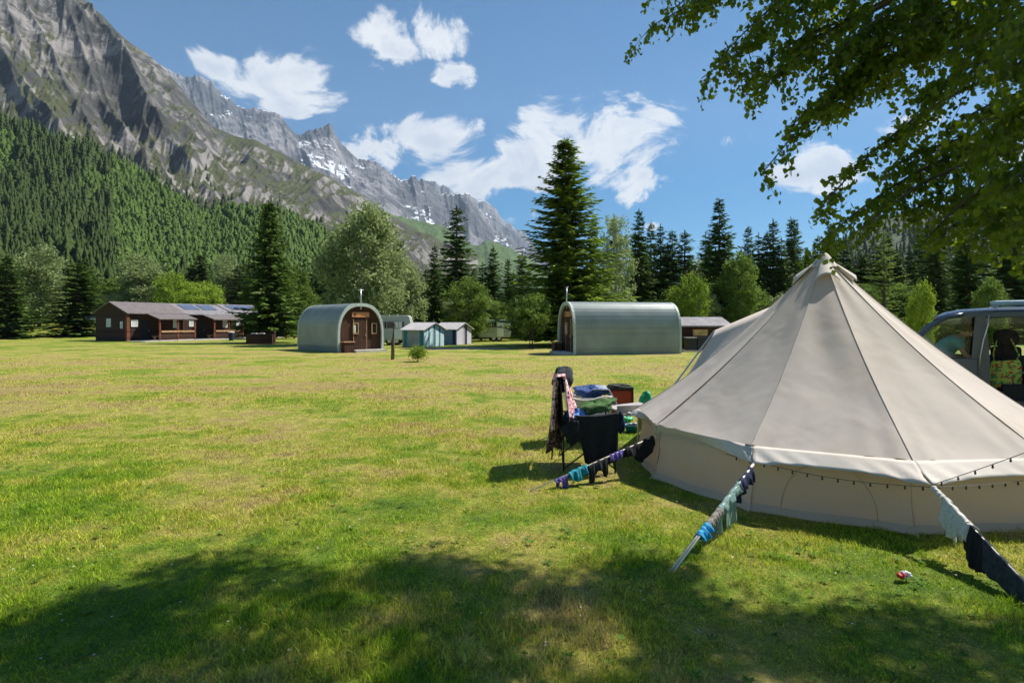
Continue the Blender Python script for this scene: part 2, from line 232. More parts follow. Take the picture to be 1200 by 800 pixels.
# ------------------------------------------------------------------ mesh builder
class MB:
    def __init__(s): s.v = []; s.f = []; s.mi = []
    def add(s, vs, fs, mi=0):
        o = len(s.v); s.v += [tuple(v) for v in vs]; s.f += [tuple(i + o for i in f) for f in fs]; s.mi += [mi] * len(fs)
    def box(s, c, d, rz=0, mi=0, M4=None):
        vs = []
        for z in (-1, 1):
            for x, y in ((-1, -1), (1, -1), (1, 1), (-1, 1)):
                v = Vector((x * d[0] / 2, y * d[1] / 2, z * d[2] / 2)); v.rotate(Matrix.Rotation(rz, 3, 'Z'))
                if M4: v = M4 @ v
                vs.append(v + Vector(c))
        s.add(vs, [(3, 2, 1, 0), (4, 5, 6, 7), (0, 1, 5, 4), (1, 2, 6, 5), (2, 3, 7, 6), (3, 0, 4, 7)], mi); return s
    def beam(s, a, b, w, h):
        a = Vector(a); b = Vector(b); d = (b - a).normalized(); u = d.cross(Vector((0, 0, 1)))
        if u.length < .01: u = Vector((1, 0, 0))
        u.normalize(); v = u.cross(d); vs = []
        for p in (a, b):
            for x, y in ((-1, -1), (1, -1), (1, 1), (-1, 1)): vs.append(p + u * x * w / 2 + v * y * h / 2)
        s.add(vs, [(3, 2, 1, 0), (4, 5, 6, 7), (0, 1, 5, 4), (1, 2, 6, 5), (2, 3, 7, 6), (3, 0, 4, 7)]); return s
    def tube(s, pts, r, n=8, cap=True):
        pts = [Vector(p) for p in pts]; rs = r if isinstance(r, (list, tuple)) else [r] * len(pts); vs = []
        ref = Vector((0, 0, 1))
        for i, p in enumerate(pts):
            d = (pts[min(i + 1, len(pts) - 1)] - pts[max(i - 1, 0)])
            if d.length < 1e-9: d = Vector((0, 0, 1))
            d.normalize(); u = d.cross(ref)
            if u.length < .05: u = d.cross(Vector((1, 0, 0)))
            u.normalize(); w = d.cross(u)
            for k in range(n):
                a = 2 * PI * k / n; vs.append(p + (u * math.cos(a) + w * math.sin(a)) * rs[i])
        fs = [(i * n + k, i * n + (k + 1) % n, (i + 1) * n + (k + 1) % n, (i + 1) * n + k) for i in range(len(pts) - 1) for k in range(n)]
        if cap: fs += [tuple(range(n - 1, -1, -1)), tuple((len(pts) - 1) * n + k for k in range(n))]
        s.add(vs, fs); return s
    def lathe(s, c, prof, n=20):
        vs = [Vector(c) + Vector((r * math.cos(2 * PI * k / n), r * math.sin(2 * PI * k / n), z)) for r, z in prof for k in range(n)]
        fs = [(i * n + k, i * n + (k + 1) % n, (i + 1) * n + (k + 1) % n, (i + 1) * n + k) for i in range(len(prof) - 1) for k in range(n)]
        s.add(vs, fs); return s
    def prism(s, poly, y0, y1):            # polygon in xz, extruded along y
        n = len(poly); vs = [(x, y0, z) for x, z in poly] + [(x, y1, z) for x, z in poly]
        s.add(vs, [tuple(range(n)), tuple(range(2 * n - 1, n - 1, -1))] + [(i, i + n, (i + 1) % n + n, (i + 1) % n) for i in range(n)]); return s
    def sheet(s, fn, nu, nv):
        s.add([fn(u / nu, v / nv) for v in range(nv + 1) for u in range(nu + 1)], [(v * (nu + 1) + u, v * (nu + 1) + u + 1, (v + 1) * (nu + 1) + u + 1, (v + 1) * (nu + 1) + u) for v in range(nv) for u in range(nu)]); return s
    def build(s, name, m, parent=None, smooth=False, bevel=0, solid=0, sub=0, loc=None):
        me = bpy.data.meshes.new(name); me.from_pydata(s.v, [], s.f)
        for x in (m if isinstance(m, (list, tuple)) else [m]): me.materials.append(x)
        if any(s.mi): me.polygons.foreach_set('material_index', s.mi)
        if smooth: me.polygons.foreach_set('use_smooth', [True] * len(me.polygons))
        o = bpy.data.objects.new(name, me); C.objects.link(o)
        if parent: o.parent = parent
        if loc: o.location = loc
        if sub: x = o.modifiers.new('sub', 'SUBSURF'); x.levels = sub; x.render_levels = sub
        if solid: x = o.modifiers.new('solid', 'SOLIDIFY'); x.thickness = solid; x.offset = 0
        if bevel: x = o.modifiers.new('bev', 'BEVEL'); x.width = bevel; x.segments = 2; x.limit_method = 'ANGLE'
        return o
def npmesh(name, V, F, m, parent=None, sm=False):
    V = np.asarray(V, np.float32).reshape(-1, 3); F = np.asarray(F, np.int32); k = F.shape[1]
    me = bpy.data.meshes.new(name); me.vertices.add(len(V)); me.vertices.foreach_set('co', V.ravel())
    me.loops.add(F.size); me.loops.foreach_set('vertex_index', F.ravel()); me.polygons.add(len(F))
    me.polygons.foreach_set('loop_start', np.arange(0, F.size, k, dtype=np.int32)); me.polygons.foreach_set('loop_total', np.full(len(F), k, np.int32))
    if sm: me.polygons.foreach_set('use_smooth', np.ones(len(F), bool))
    me.materials.append(m); me.update(calc_edges=True); me.validate()
    o = bpy.data.objects.new(name, me); C.objects.link(o)
    if parent: o.parent = parent
    return o
def tag(o, label=None, cat=None, group=None, kind=None):
    if label: o['label'] = label
    if cat: o['category'] = cat
    if group: o['group'] = group
    if kind: o['kind'] = kind
    return o
def thing(name, label, cat, loc=(0, 0, 0), rz=0, group=None):
    o = bpy.data.objects.new(name, None); C.objects.link(o); o.location = loc; o.rotation_euler = (0, 0, rz); o.empty_display_size = .2
    return tag(o, label, cat, group)
def copy_tree(o, parent=None):
    c = o.copy(); C.objects.link(c)
    if parent: c.parent = parent
    for ch in list(o.children): copy_tree(ch, c)
    return c

# ------------------------------------------------------------------ setting
def build_ground():
    xs = np.concatenate([-np.geomspace(1500, 30, 14)[:-1], np.linspace(-30, 30, 121), np.geomspace(30, 1500, 14)[1:]])
    ys = np.concatenate([-np.geomspace(900, 5, 8)[:-1], np.linspace(-5, 20, 90), np.linspace(20, 140, 80)[1:], np.geomspace(140, 6000, 10)[1:]])
    X, Y = np.meshgrid(xs, ys); Z = ground_z(X, Y); V = np.stack([X, Y, Z], -1).reshape(-1, 3); nx = len(xs)
    i, j = np.meshgrid(np.arange(nx - 1), np.arange(len(ys) - 1)); a = (j * nx + i).ravel(); F = np.stack([a, a + 1, a + nx + 1, a + nx], 1)
    tag(npmesh('ground', V, F, M['lawn_ground'], sm=True), kind='structure')

def build_grass():
    rng = np.random.default_rng(3); P = []; L = []; W = []
    for y0, y1, dens, ln, wd in ((2.5, 4.2, 8500, .036, .0038), (4.2, 6.5, 5200, .037, .0046), (6.5, 10, 2300, .038, .0062), (10, 17, 650, .036, .009), (17, 28, 130, .036, .013)):
        w1 = .95 * y1 + .3; n = int(dens * (y1 - y0) * 2 * w1); Yy = rng.uniform(y0, y1, n); X = rng.uniform(-w1, w1, n)
        k = abs(X) < .93 * Yy + .25; X = X[k]; Yy = Yy[k]
        d = np.hypot(X - 3.785, Yy - 6.91); k = d > 2.2; X = X[k]; Yy = Yy[k]
        pat = fbm(X * .9, Yy * .9, 4, 9); tuft = vnoise(X * 9, Yy * 9, 31); k = rng.uniform(0, 1, len(X)) < (.25 + 1.1 * tuft); X = X[k]; Yy = Yy[k]; pat = pat[k]; tuft = tuft[k]
        P.append(np.stack([X, Yy], 1)); L.append(ln * (.6 + 1.2 * smooth(.3, .72, pat)) * rng.uniform(.5, 1.35, len(X)) * (.6 + .7 * tuft)); W.append(np.full(len(X), wd) * rng.uniform(.7, 1.3, len(X)))
    P = np.concatenate(P); L = np.concatenate(L); W = np.concatenate(W); n = len(P)
    z = ground_z(P[:, 0], P[:, 1]) - .004; a = rng.uniform(0, 2 * PI, n); b = rng.uniform(0, 2 * PI, n); lean = rng.uniform(.1, .95, n) * L
    dx = np.cos(a) * W / 2; dy = np.sin(a) * W / 2; lx = np.cos(b) * lean; ly = np.sin(b) * lean; h = L * .8
    V = np.zeros((n, 5, 3)); bx, by = P[:, 0], P[:, 1]
    V[:, 0] = np.stack([bx - dx, by - dy, z], 1); V[:, 1] = np.stack([bx + dx, by + dy, z], 1)
    V[:, 2] = np.stack([bx + dx * .8 + lx * .4, by + dy * .8 + ly * .4, z + h * .6], 1); V[:, 3] = np.stack([bx - dx * .8 + lx * .4, by - dy * .8 + ly * .4, z + h * .6], 1)
    V[:, 4] = np.stack([bx + lx, by + ly, z + h], 1)
    i = np.arange(n) * 5; F = np.concatenate([np.stack([i, i + 1, i + 2], 1), np.stack([i, i + 2, i + 3], 1), np.stack([i + 3, i + 2, i + 4], 1)])
    tag(npmesh('lawn_grass', V, F, M['lawn_blade']), 'short sunlit lawn grass with yellow dry patches', 'grass', kind='stuff')

def build_weeds():
    rng = np.random.default_rng(12); V = []; n = 620; Y = rng.uniform(2.6, 9, n); X = rng.uniform(-1, 1, n) * .92 * Y; k = np.hypot(X - 3.785, Y - 6.91) > 2.4
    for x, y in zip(X[k], Y[k]):
        z = gz(x, y) + rng.uniform(.012, .028); q = int(rng.integers(4, 8)); a0 = rng.uniform(0, 6.28); s_ = rng.uniform(.014, .034)
        for j in range(q):
            a = a0 + j * 6.283 / q + rng.normal(0, .2); d = np.array([math.cos(a), math.sin(a), rng.uniform(0, .5)]); w = np.array([-math.sin(a), math.cos(a), 0]) * .32; c = np.array([x, y, z])
            V += [c, c + (d * .6 + w) * s_, c + d * s_ * 1.25, c + (d * .6 - w) * s_]
    F = np.arange(len(V)).reshape(-1, 4); tag(npmesh('lawn_weeds', np.array(V), F, M['weed']), 'low clover and plantain leaves dotted through the lawn', 'weeds', kind='stuff')
    V = []; n = 170; Y = rng.uniform(2.8, 8, n); X = rng.uniform(-1, 1, n) * .9 * Y; k = np.hypot(X - 3.785, Y - 6.91) > 2.5
    for x, y in zip(X[k], Y[k]):
        c = np.array([x, y, gz(x, y) + rng.uniform(.025, .045)])
        for j in range(6):
            a = j * 1.047; d = np.array([math.cos(a), math.sin(a), .5]); w = np.array([-math.sin(a), math.cos(a), 0]) * .5; s_ = .006; V += [c, c + (d * .7 + w) * s_, c + d * s_ * 1.3, c + (d * .7 - w) * s_]
    F = np.arange(len(V)).reshape(-1, 4); tag(npmesh('clover_flowers', np.array(V), F, M['lace']), 'tiny white clover flowers scattered in the grass', 'flowers', kind='stuff')

def crest(pts, px): return np.interp(px, [p[0] for p in pts], [p[1] for p in pts])
LAYER = {}
def layer(name, top, bottom, Y0, Y1, px0, px1, nu, nv, m, noise, back=.25, power=1.0):
    """terrain strip as seen from the field: rows run outward from Y0 to the crest at Y1, then fall away behind"""
    px = np.linspace(px0, px1, nu); t = np.concatenate([np.linspace(0, 1, nv), 1 + np.linspace(0, back, 8)[1:]])
    PX, T = np.meshgrid(px, t); e1 = (HZ - crest(top, PX)) / S; e0 = (HZ - crest(bottom, PX)) / S
    Yv = Y0 + (Y1 - Y0) * T; Tc = np.clip(T, 0, 1)
    e = e0 + (e1 - e0) * Tc ** power + noise(PX, Tc); z = EYE + e * Yv
    zb = z[nv - 1][None, :]; over = T > 1; z = np.where(over, zb - (T - 1) * (Y1 - Y0) * .55, z)
    X = (PX - 600) / S * Yv; V = np.stack([X, Yv, z], -1)
    i, j = np.meshgrid(np.arange(nu - 1), np.arange(len(t) - 1)); a = (j * nu + i).ravel(); F = np.stack([a, a + 1, a + nu + 1, a + nu], 1)
    LAYER[name] = (px0, px1, nu, nv, Y0, Y1, z)
    return tag(npmesh(name, V.reshape(-1, 3), F, m, sm=True), kind='structure')
def layer_z(name, PX, T):
    px0, px1, nu, nv, Y0, Y1, z = LAYER[name]; u = np.clip((PX - px0) / (px1 - px0) * (nu - 1), 0, nu - 2); v = np.clip(T * (nv - 1), 0, nv - 2)
    ui = u.astype(int); vi = v.astype(int); fu = u - ui; fv = v - vi
    zz = (z[vi, ui] * (1 - fu) + z[vi, ui + 1] * fu) * (1 - fv) + (z[vi + 1, ui] * (1 - fu) + z[vi + 1, ui + 1] * fu) * fv
    Yv = Y0 + (Y1 - Y0) * T; return (PX - 600) / S * Yv, Yv, zz
D_TOP = [(-400, 60), (0, 150), (40, 158), (100, 178), (150, 196), (200, 226), (240, 252), (270, 246), (330, 248), (380, 272), (430, 305), (500, 345), (620, 372)]
def build_terrain():
    # farthest blue peaks, behind the long range
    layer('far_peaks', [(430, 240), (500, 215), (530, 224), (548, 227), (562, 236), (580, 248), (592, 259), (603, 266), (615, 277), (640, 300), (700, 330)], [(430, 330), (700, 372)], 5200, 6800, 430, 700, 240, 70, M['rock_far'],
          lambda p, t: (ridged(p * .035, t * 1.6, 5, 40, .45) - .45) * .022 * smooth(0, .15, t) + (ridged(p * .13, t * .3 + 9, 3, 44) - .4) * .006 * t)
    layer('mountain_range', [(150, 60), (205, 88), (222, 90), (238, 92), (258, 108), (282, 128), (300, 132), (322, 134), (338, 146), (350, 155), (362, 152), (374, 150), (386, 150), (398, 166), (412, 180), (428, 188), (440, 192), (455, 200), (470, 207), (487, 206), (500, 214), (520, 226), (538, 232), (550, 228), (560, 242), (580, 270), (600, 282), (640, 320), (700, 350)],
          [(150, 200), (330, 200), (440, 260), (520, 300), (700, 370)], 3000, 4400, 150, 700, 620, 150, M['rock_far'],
          lambda p, t: (ridged(p * .020 + t * .8, t * 2.2, 6, 50, .48) - .45) * .040 * smooth(0, .1, t) * (.45 + .55 * (1 - t)) + (ridged(p * .085 + t * 1.5, t * 2.5, 4, 57, .5) - .4) * .009 * (.3 + t))
    layer('alpine_meadow', [(380, 250), (440, 250), (480, 258), (500, 262), (525, 270), (555, 284), (585, 286), (612, 296), (640, 312), (760, 330)], [(380, 330), (620, 360), (760, 370)], 1700, 2600, 380, 760, 240, 80, M['alp'],
          lambda p, t: (ridged(p * .02, t * 2, 5, 60) - .45) * .022 * smooth(0, .1, t) + (fbm(p * .1, t * 8, 4, 66) - .5) * .008)
    ntop = [(-500, -330), (-200, -190), (0, -95), (60, -38), (100, 0), (118, 22), (140, 38), (160, 54), (180, 68), (200, 88), (225, 118), (250, 148), (275, 158), (298, 164), (337, 183), (370, 199), (393, 212), (419, 226), (450, 250), (500, 275), (560, 300)]
    def nn(p, t):
        env = smooth(0, .06, t) * smooth(1.0, .86, t) + .22
        big = (ridged(p * .0085 + t * 1.4 + 2.1, t * 1.7 + p * .002, 3, 70, .4) - .42) * .095
        gul = (ridged(p * .026 - t * 2.6, t * 2.6 + p * .004, 5, 75, .5) - .42) * .026
        fin = (ridged(p * .10 - t * 8, t * 10, 4, 79, .5) - .4) * .006
        return (big * smooth(420, 120, p) * env + gul * env + fin * env * .8)
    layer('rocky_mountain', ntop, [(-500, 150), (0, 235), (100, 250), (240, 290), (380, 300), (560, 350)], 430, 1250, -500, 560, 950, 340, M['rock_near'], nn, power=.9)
    layer('forested_slope', D_TOP, [(-400, 386), (0, 386), (120, 384), (300, 384), (620, 384)], 92, 430, -400, 620, 300, 90, M['hillgreen'],
          lambda p, t: (fbm(p * .012, t * 3, 4, 80) - .5) * .05 * smooth(0, .2, t) * smooth(1.02, .6, t), power=1.15)
    layer('wooded_hill', [(640, 340), (880, 330), (960, 300), (1020, 262), (1100, 238), (1200, 216), (1320, 180), (1700, 90)], [(640, 380), (1700, 384)], 150, 700, 640, 1700, 160, 60, M['hillgreen'],
          lambda p, t: (fbm(p * .012, t * 3, 4, 88) - .5) * .03 * smooth(0, .3, t))

# ------------------------------------------------------------------ trees
def quads_from(cen, ax, up, L, Wd, droop=0):
    """leaf plates: centre, axis, side vectors -> diamond faces"""
    n = len(cen); V = np.empty((n, 4, 3)); V[:, 0] = cen - ax * L[:, None] / 2; V[:, 2] = cen + ax * L[:, None] / 2
    V[:, 1] = cen + up * Wd[:, None] / 2 ; V[:, 3] = cen - up * Wd[:, None] / 2
    F = np.arange(n * 4).reshape(n, 4); return V.reshape(-1, 3), F
def norm(v): return v / (np.linalg.norm(v, axis=-1, keepdims=True) + 1e-9)
def conifer_arrays(rng, H=10., Rr=1.9, whorls=34, nb=8, seg=9, base=.07, plate=.26, irregular=.25, droop=.35, lift=.25):
    cen = []; ax = []; sd = []; Ls = []; Ws = []; br = []
    for w in range(whorls):
        t = base + (1 - base) * (w + rng.uniform(-.3, .3)) / whorls; t = min(max(t, base), .985); z0 = t * H
        Lb = Rr * ((1 - t) ** .8) * (1 if t > base + .12 else .9 + .1 * (t - base) / .12)
        k = nb if t < .8 else max(4, nb - 2); a0 = rng.uniform(0, 6.28)
        for b in range(k):
            a = a0 + 2 * PI * (b + rng.uniform(-.3, .3)) / k; L = (Lb + .12) * rng.uniform(1 - irregular * 1.4, 1 + irregular); z0 = t * H + rng.uniform(-.55, .55) * H / whorls
            d = np.array([math.cos(a), math.sin(a)]); br.append((z0, d, L, t)); ns = max(2, int(seg * (L / Rr) ** .6) + 1)
            for s_ in range(ns):
                f = (s_ + .6) / ns; zz = z0 - droop * L * f * (1 - .2 * t) + lift * L * f * f + (.5 * (t ** 3)) * L * f
                c = np.array([d[0] * L * f, d[1] * L * f, zz]); wd = plate * (.9 + .4 * rng.random()) * (1.15 - .5 * f) * (.55 + .45 * (1 - t))
                for sgn in (-1, 0, 1):
                    an = a + sgn * rng.uniform(.6, 1.1); dd = np.array([math.cos(an), math.sin(an), rng.uniform(-.55, .12)]); dd /= np.linalg.norm(dd)
                    l = wd * rng.uniform(1.3, 2.3) * (1 if sgn else 1.25)
                    side = np.cross(dd, [rng.uniform(-.8, .8), rng.uniform(-.8, .8), 1]); side /= np.linalg.norm(side) + 1e-9
                    cen.append(c + dd * l * .42 + rng.normal(0, .02, 3)); ax.append(dd); sd.append(side); Ls.append(l); Ws.append(wd * rng.uniform(.55, .9))
    for q in range(14):
        cen.append([0, 0, H * (.96 + .04 * rng.random())]); dd = np.array([rng.normal(0, .3), rng.normal(0, .3), 1]); dd /= np.linalg.norm(dd); ax.append(dd); sd.append(norm(np.cross(dd, [1, rng.normal(), 0]))); Ls.append(H * .05); Ws.append(.06)
    V, F = quads_from(np.array(cen), np.array(ax), np.array(sd), np.array(Ls), np.array(Ws)); return V, F, br
def make_conifer(name, seed, m, **k):
    rng = np.random.default_rng(seed); root = thing(name, None, None); V, F, br = conifer_arrays(rng, **k); H = k.get('H', 10.)
    npmesh('crown', V, F, m, root); b = MB(); b.tube([(0, 0, -.1), (0, 0, H * .3), (0, 0, H * .7), (0, 0, H * .97)], [H * .019, H * .014, H * .007, H * .001], 8)
    for z0, d, L, t in br[::3]:
        if t < .6: b.tube([(0, 0, z0), (d[0] * L * .5, d[1] * L * .5, z0 - .1 * L)], [.03, .012], 4, False)
    b.build('trunk', M['bark'], root, smooth=True); return root
def decid_arrays(rng, H, W, n, leaf, z0=.12, clumps=150, shape='oval', cl=.105, weep=0):
    ca = []; 
    while len(ca) < clumps:
        p = rng.uniform(-1, 1, 3); q = np.linalg.norm(p)
        if q > 1 or q < .38: continue
        zt = (p[2] + 1) / 2
        if shape == 'oval' and math.hypot(p[0], p[1]) > (.35 + .75 * math.sin(PI * min(1, zt * .9 + .12))): continue
        if shape == 'tall' and math.hypot(p[0], p[1]) > .25 + .75 * math.sin(PI * min(1, (1 - zt) * .6 + .1)): continue
        ca.append([p[0] * W / 2 * .88, p[1] * W / 2 * .88, H * (z0 + (1 - z0) * zt * .96)])
    ca = np.array(ca); size = rng.uniform(.55, 1.4, clumps); idx = rng.choice(clumps, n, p=size / size.sum())
    sp = np.array([1, 1, .7]) * cl * W * .5; cen = ca[idx] + rng.normal(0, 1, (n, 3)) * sp * size[idx][:, None]
    if weep: cen[:, 2] -= abs(rng.normal(0, weep, n))
    ax = norm(rng.normal(0, 1, (n, 3)) * [1, 1, .8] - [0, 0, .35]); sd = norm(np.cross(ax, norm(rng.normal(0, 1, (n, 3)) + [0, 0, .6])))
    L = leaf * 1.15 * rng.uniform(.6, 1.4, n); V, F = quads_from(cen, ax, sd, L, L * rng.uniform(.5, .8, n)); return V, F, ca
def make_decid(name, seed, m, H=10., W=6., n=9000, leaf=.2, trunks=1, bark='bark', **k):
    rng = np.random.default_rng(seed); root = thing(name, None, None); V, F, ca = decid_arrays(rng, H, W, n, leaf, **k); npmesh('crown', V, F, m, root)
    b = MB(); 
    for q in range(trunks):
        ox, oy = (0, 0) if trunks == 1 else rng.uniform(-.45, .45, 2); tx, ty = rng.uniform(-.3, .3, 2) * W * .2 + np.array([ox, oy]) * 1.5
        b.tube([(ox, oy, -.1), (ox * 1.2 + tx * .2, oy * 1.2, H * .2), (tx * .8, ty * .8, H * .5), (tx, ty, H * .86)], [H * .017 / trunks ** .4, H * .013 / trunks ** .4, H * .008, H * .002], 7)
    for c in ca[::4]:
        st = np.array([0, 0, max(.14 * H, c[2] * .62)]); md = (st + c) / 2 + rng.normal(0, .1, 3) + [0, 0, -.03 * H]
        b.tube([st, md, c], [H * .006, H * .004, H * .0015], 4, False)
    b.build('trunk', M[bark], root, smooth=True); return root

def near_birch():
    rng = np.random.default_rng(21); bx, by = 5.4, 1.9
    root = thing('birch_tree', 'big birch whose leafy branches hang in from the top right above the tent', 'tree', (bx, by, 0))
    def loc(v): return (v[0] - bx, v[1] - by, v[2])
    tr = MB(); tr.tube([loc((bx, by, -.2)), loc((bx - .05, by, 2)), loc((bx + .1, by + .2, 4.5)), loc((bx - .1, by + .5, 8)), loc((bx, by + .6, 10.4))], [.2, .16, .13, .08, .02], 12); 
    cen = []; L = []; limbs = MB(); twigs = limbs; ntw = 0
    # drooping branches reaching into the view: start (px,py,Y), end (px,py,Y), number of side sprays, spread in metres
    BR = [((1010, -60, 3.9), (764, 30, 3.7), 9, .30), ((1040, -20, 3.8), (822, 92, 3.6), 10, .27), ((1020, 10, 3.5), (885, 118, 3.5), 9, .26), ((1080, 20, 3.4), (892, 205, 3.4), 11, .17), ((1100, 60, 3.4), (955, 130, 3.4), 9, .24),
          ((1120, 110, 3.2), (958, 248, 3.3), 11, .19), ((1150, 170, 3.0), (955, 290, 3.2), 12, .17), ((1180, 180, 2.8), (1010, 268, 3.0), 11, .2), ((1220, 190, 2.6), (1082, 285, 2.8), 9, .18), ((1240, 210, 2.3), (1150, 290, 2.5), 8, .16),
          ((1220, 60, 2.6), (1080, 120, 2.8), 11, .25), ((1220, 0, 2.9), (1060, 40, 3.1), 11, .28), ((1260, 100, 2.2), (1150, 190, 2.4), 11, .22), ((1270, 40, 2.2), (1120, 60, 2.5), 10, .26), ((1100, -70, 3.3), (920, 10, 3.4), 11, .32), ((1000, -90, 3.8), (830, -6, 3.8), 9, .32),
          ((1260, 130, 1.7), (1170, 150, 1.8), 8, .16), ((1280, 200, 1.7), (1175, 225, 1.8), 7, .15), ((1250, -20, 2.0), (1150, -10, 2.2), 9, .26), ((1280, 250, 1.9), (1185, 296, 2.0), 6, .12), ((1280, 60, 1.6), (1190, 80, 1.7), 7, .14), ((1230, 150, 3.0), (1040, 200, 3.1), 11, .22), ((1230, 230, 2.9), (1060, 250, 3.0), 11, .2), ((1230, 30, 3.1), (1000, 70, 3.3), 12, .28), ((1150, -30, 3.2), (980, 60, 3.2), 11, .28), ((1260, 260, 2.6), (1110, 268, 2.8), 10, .18), ((1250, 100, 3.3), (1100, 160, 3.4), 11, .24), ((960, -60, 3.8), (786, 12, 3.8), 10, .26), ((985, -40, 3.7), (846, 66, 3.7), 11, .26), ((1010, 20, 3.6), (868, 96, 3.6), 11, .24), ((1070, 60, 3.5), (925, 150, 3.5), 11, .22), ((1100, 0, 3.4), (960, 90, 3.4), 12, .26), ((930, -70, 3.9), (776, -12, 3.9), 9, .24)]
    for (a, b_, ns, spd) in BR:
        ns = int(ns * (.75 if a[2] < 2.9 else .85))
        A = at(*a); B = at(*b_); Mid = (A + B) / 2 + Vector((0, 0, .14)); pts = []
        for i in range(11):
            f = i / 10; pts.append(A * (1 - f) ** 2 + Mid * 2 * f * (1 - f) + B * f * f)
        trunkpt = Vector((bx, by + .3, max(A.z + .6, 3.2))); limbs.tube([loc(p) for p in (trunkpt, trunkpt.lerp(A, .5) + Vector((0, 0, .35)), A)], [.04, .022, .011], 6)
        limbs.tube([loc(p) for p in pts], [.011 - .0008 * i for i in range(11)], 5)
        dirn = (B - A).normalized()
        for s_ in range(ns * 3):
            f = (s_ + rng.random()) / (ns * 3); p = A.lerp(B, f); p = A * (1 - f) ** 2 + Mid * 2 * f * (1 - f) + B * f * f
            d = (dirn * rng.uniform(.2, 1) + Vector((rng.normal(0, .55), rng.normal(0, .7), rng.uniform(-.75, .3)))).normalized(); Lt = spd * rng.uniform(.5, 1.3) * (1.15 - .55 * f); q = []
            for k in range(6):
                g = k / 5; q.append(p + d * Lt * g + Vector((0, 0, -.35 * Lt * g * g)))
            twigs.tube([loc(x) for x in q], [.003, .0026, .0022, .0018, .0014, .001], 3, False)
            nl = int(34 * Lt / .25) + 3
            for k in range(nl):
                g = rng.random() ** .8; i = min(4, int(g * 5)); c = q[i].lerp(q[i + 1], g * 5 - i); cen.append(np.array(c) + rng.normal(0, .022, 3) + [0, 0, -.015]); L.append((.037 if a[2] > 2.9 else .030) * rng.uniform(.6, 1.3))
    # the high crown above the frame: what casts the dappled shade
    bound_x = [.5, 1.6, 2.07, 2.84, 3.6, 4.47, 5.2, 5.85, 6.65, 8.0, 10]; bound_y = [4.6, 5.2, 5.6, 6.8, 6.2, 6.7, 6.1, 6.6, 6.0, 5.6, 5.2]
    cl = []
    while len(cl) < 900:
        x = rng.uniform(1.2, 10.2); y = rng.uniform(.2, 6.9); z = rng.uniform(5.9, 8.2)
        sx = x - .71 * (z - 7); sy = y - .33 * (z - 7)
        if sy > np.interp(sx, bound_x, bound_y) - .12 + rng.normal(0, .12): continue
        if vnoise(np.array([sx * 1.5]), np.array([sy * 1.5]), 5)[0] < .44: continue
        cl.append((x, y, z))
    cl = np.array(cl)
    for i, c in enumerate(cl):
        nl = int(rng.uniform(60, 130)); s_ = rng.uniform(.09, .22); p = c + rng.normal(0, 1, (nl, 3)) * [s_, s_, s_ * .6]
        cen += list(p); L += list(rng.uniform(.055, .095, nl))
        if i % 4 == 0: limbs.tube([loc((bx, by + .5, 4.6)), loc((bx * .6 + c[0] * .4, by * .6 + c[1] * .4, 6.2)), loc(c)], [.05, .028, .006], 5, False)
    cen = np.array(cen); L = np.array(L)
    # no leaf of the high crown dips into the view
    r = cen[:, 0] / np.maximum(cen[:, 1], .1); high = L > .0495; dip = high & (abs(r) < .98) & (cen[:, 2] < EYE + .59 * cen[:, 1] + .12); cen = cen[~dip]; L = L[~dip]; n = len(cen)
    ax = norm(rng.normal(0, .6, (n, 3)) + [0, 0, -.9]); sd = norm(np.cross(ax, rng.normal(0, 1, (n, 3)))); nr = np.cross(ax, sd)
    W = L * .78; V = np.empty((n, 6, 3)); base = cen - ax * L[:, None] / 2
    V[:, 0] = base; V[:, 1] = base + ax * (L * .35)[:, None] + sd * (W / 2)[:, None] + nr * (W * .12)[:, None]; V[:, 2] = base + ax * (L * .68)[:, None] + sd * (W * .36)[:, None] + nr * (W * .1)[:, None]; V[:, 3] = base + ax * L[:, None]
    V[:, 4] = base + ax * (L * .68)[:, None] - sd * (W * .36)[:, None] + nr * (W * .1)[:, None]; V[:, 5] = base + ax * (L * .35)[:, None] - sd * (W / 2)[:, None] + nr * (W * .12)[:, None]
    V -= np.array([bx, by, 0]); i = np.arange(n) * 6
    F = np.concatenate([np.stack([i, i + 1, i + 2, i + 3], 1), np.stack([i, i + 3, i + 4, i + 5], 1)])
    npmesh('crown', V.reshape(-1, 3), F, M['leaf_near'], root); tr.build('trunk', M['birchbark'], root, smooth=True); limbs.build('branches', M['bark'], root, smooth=True); 

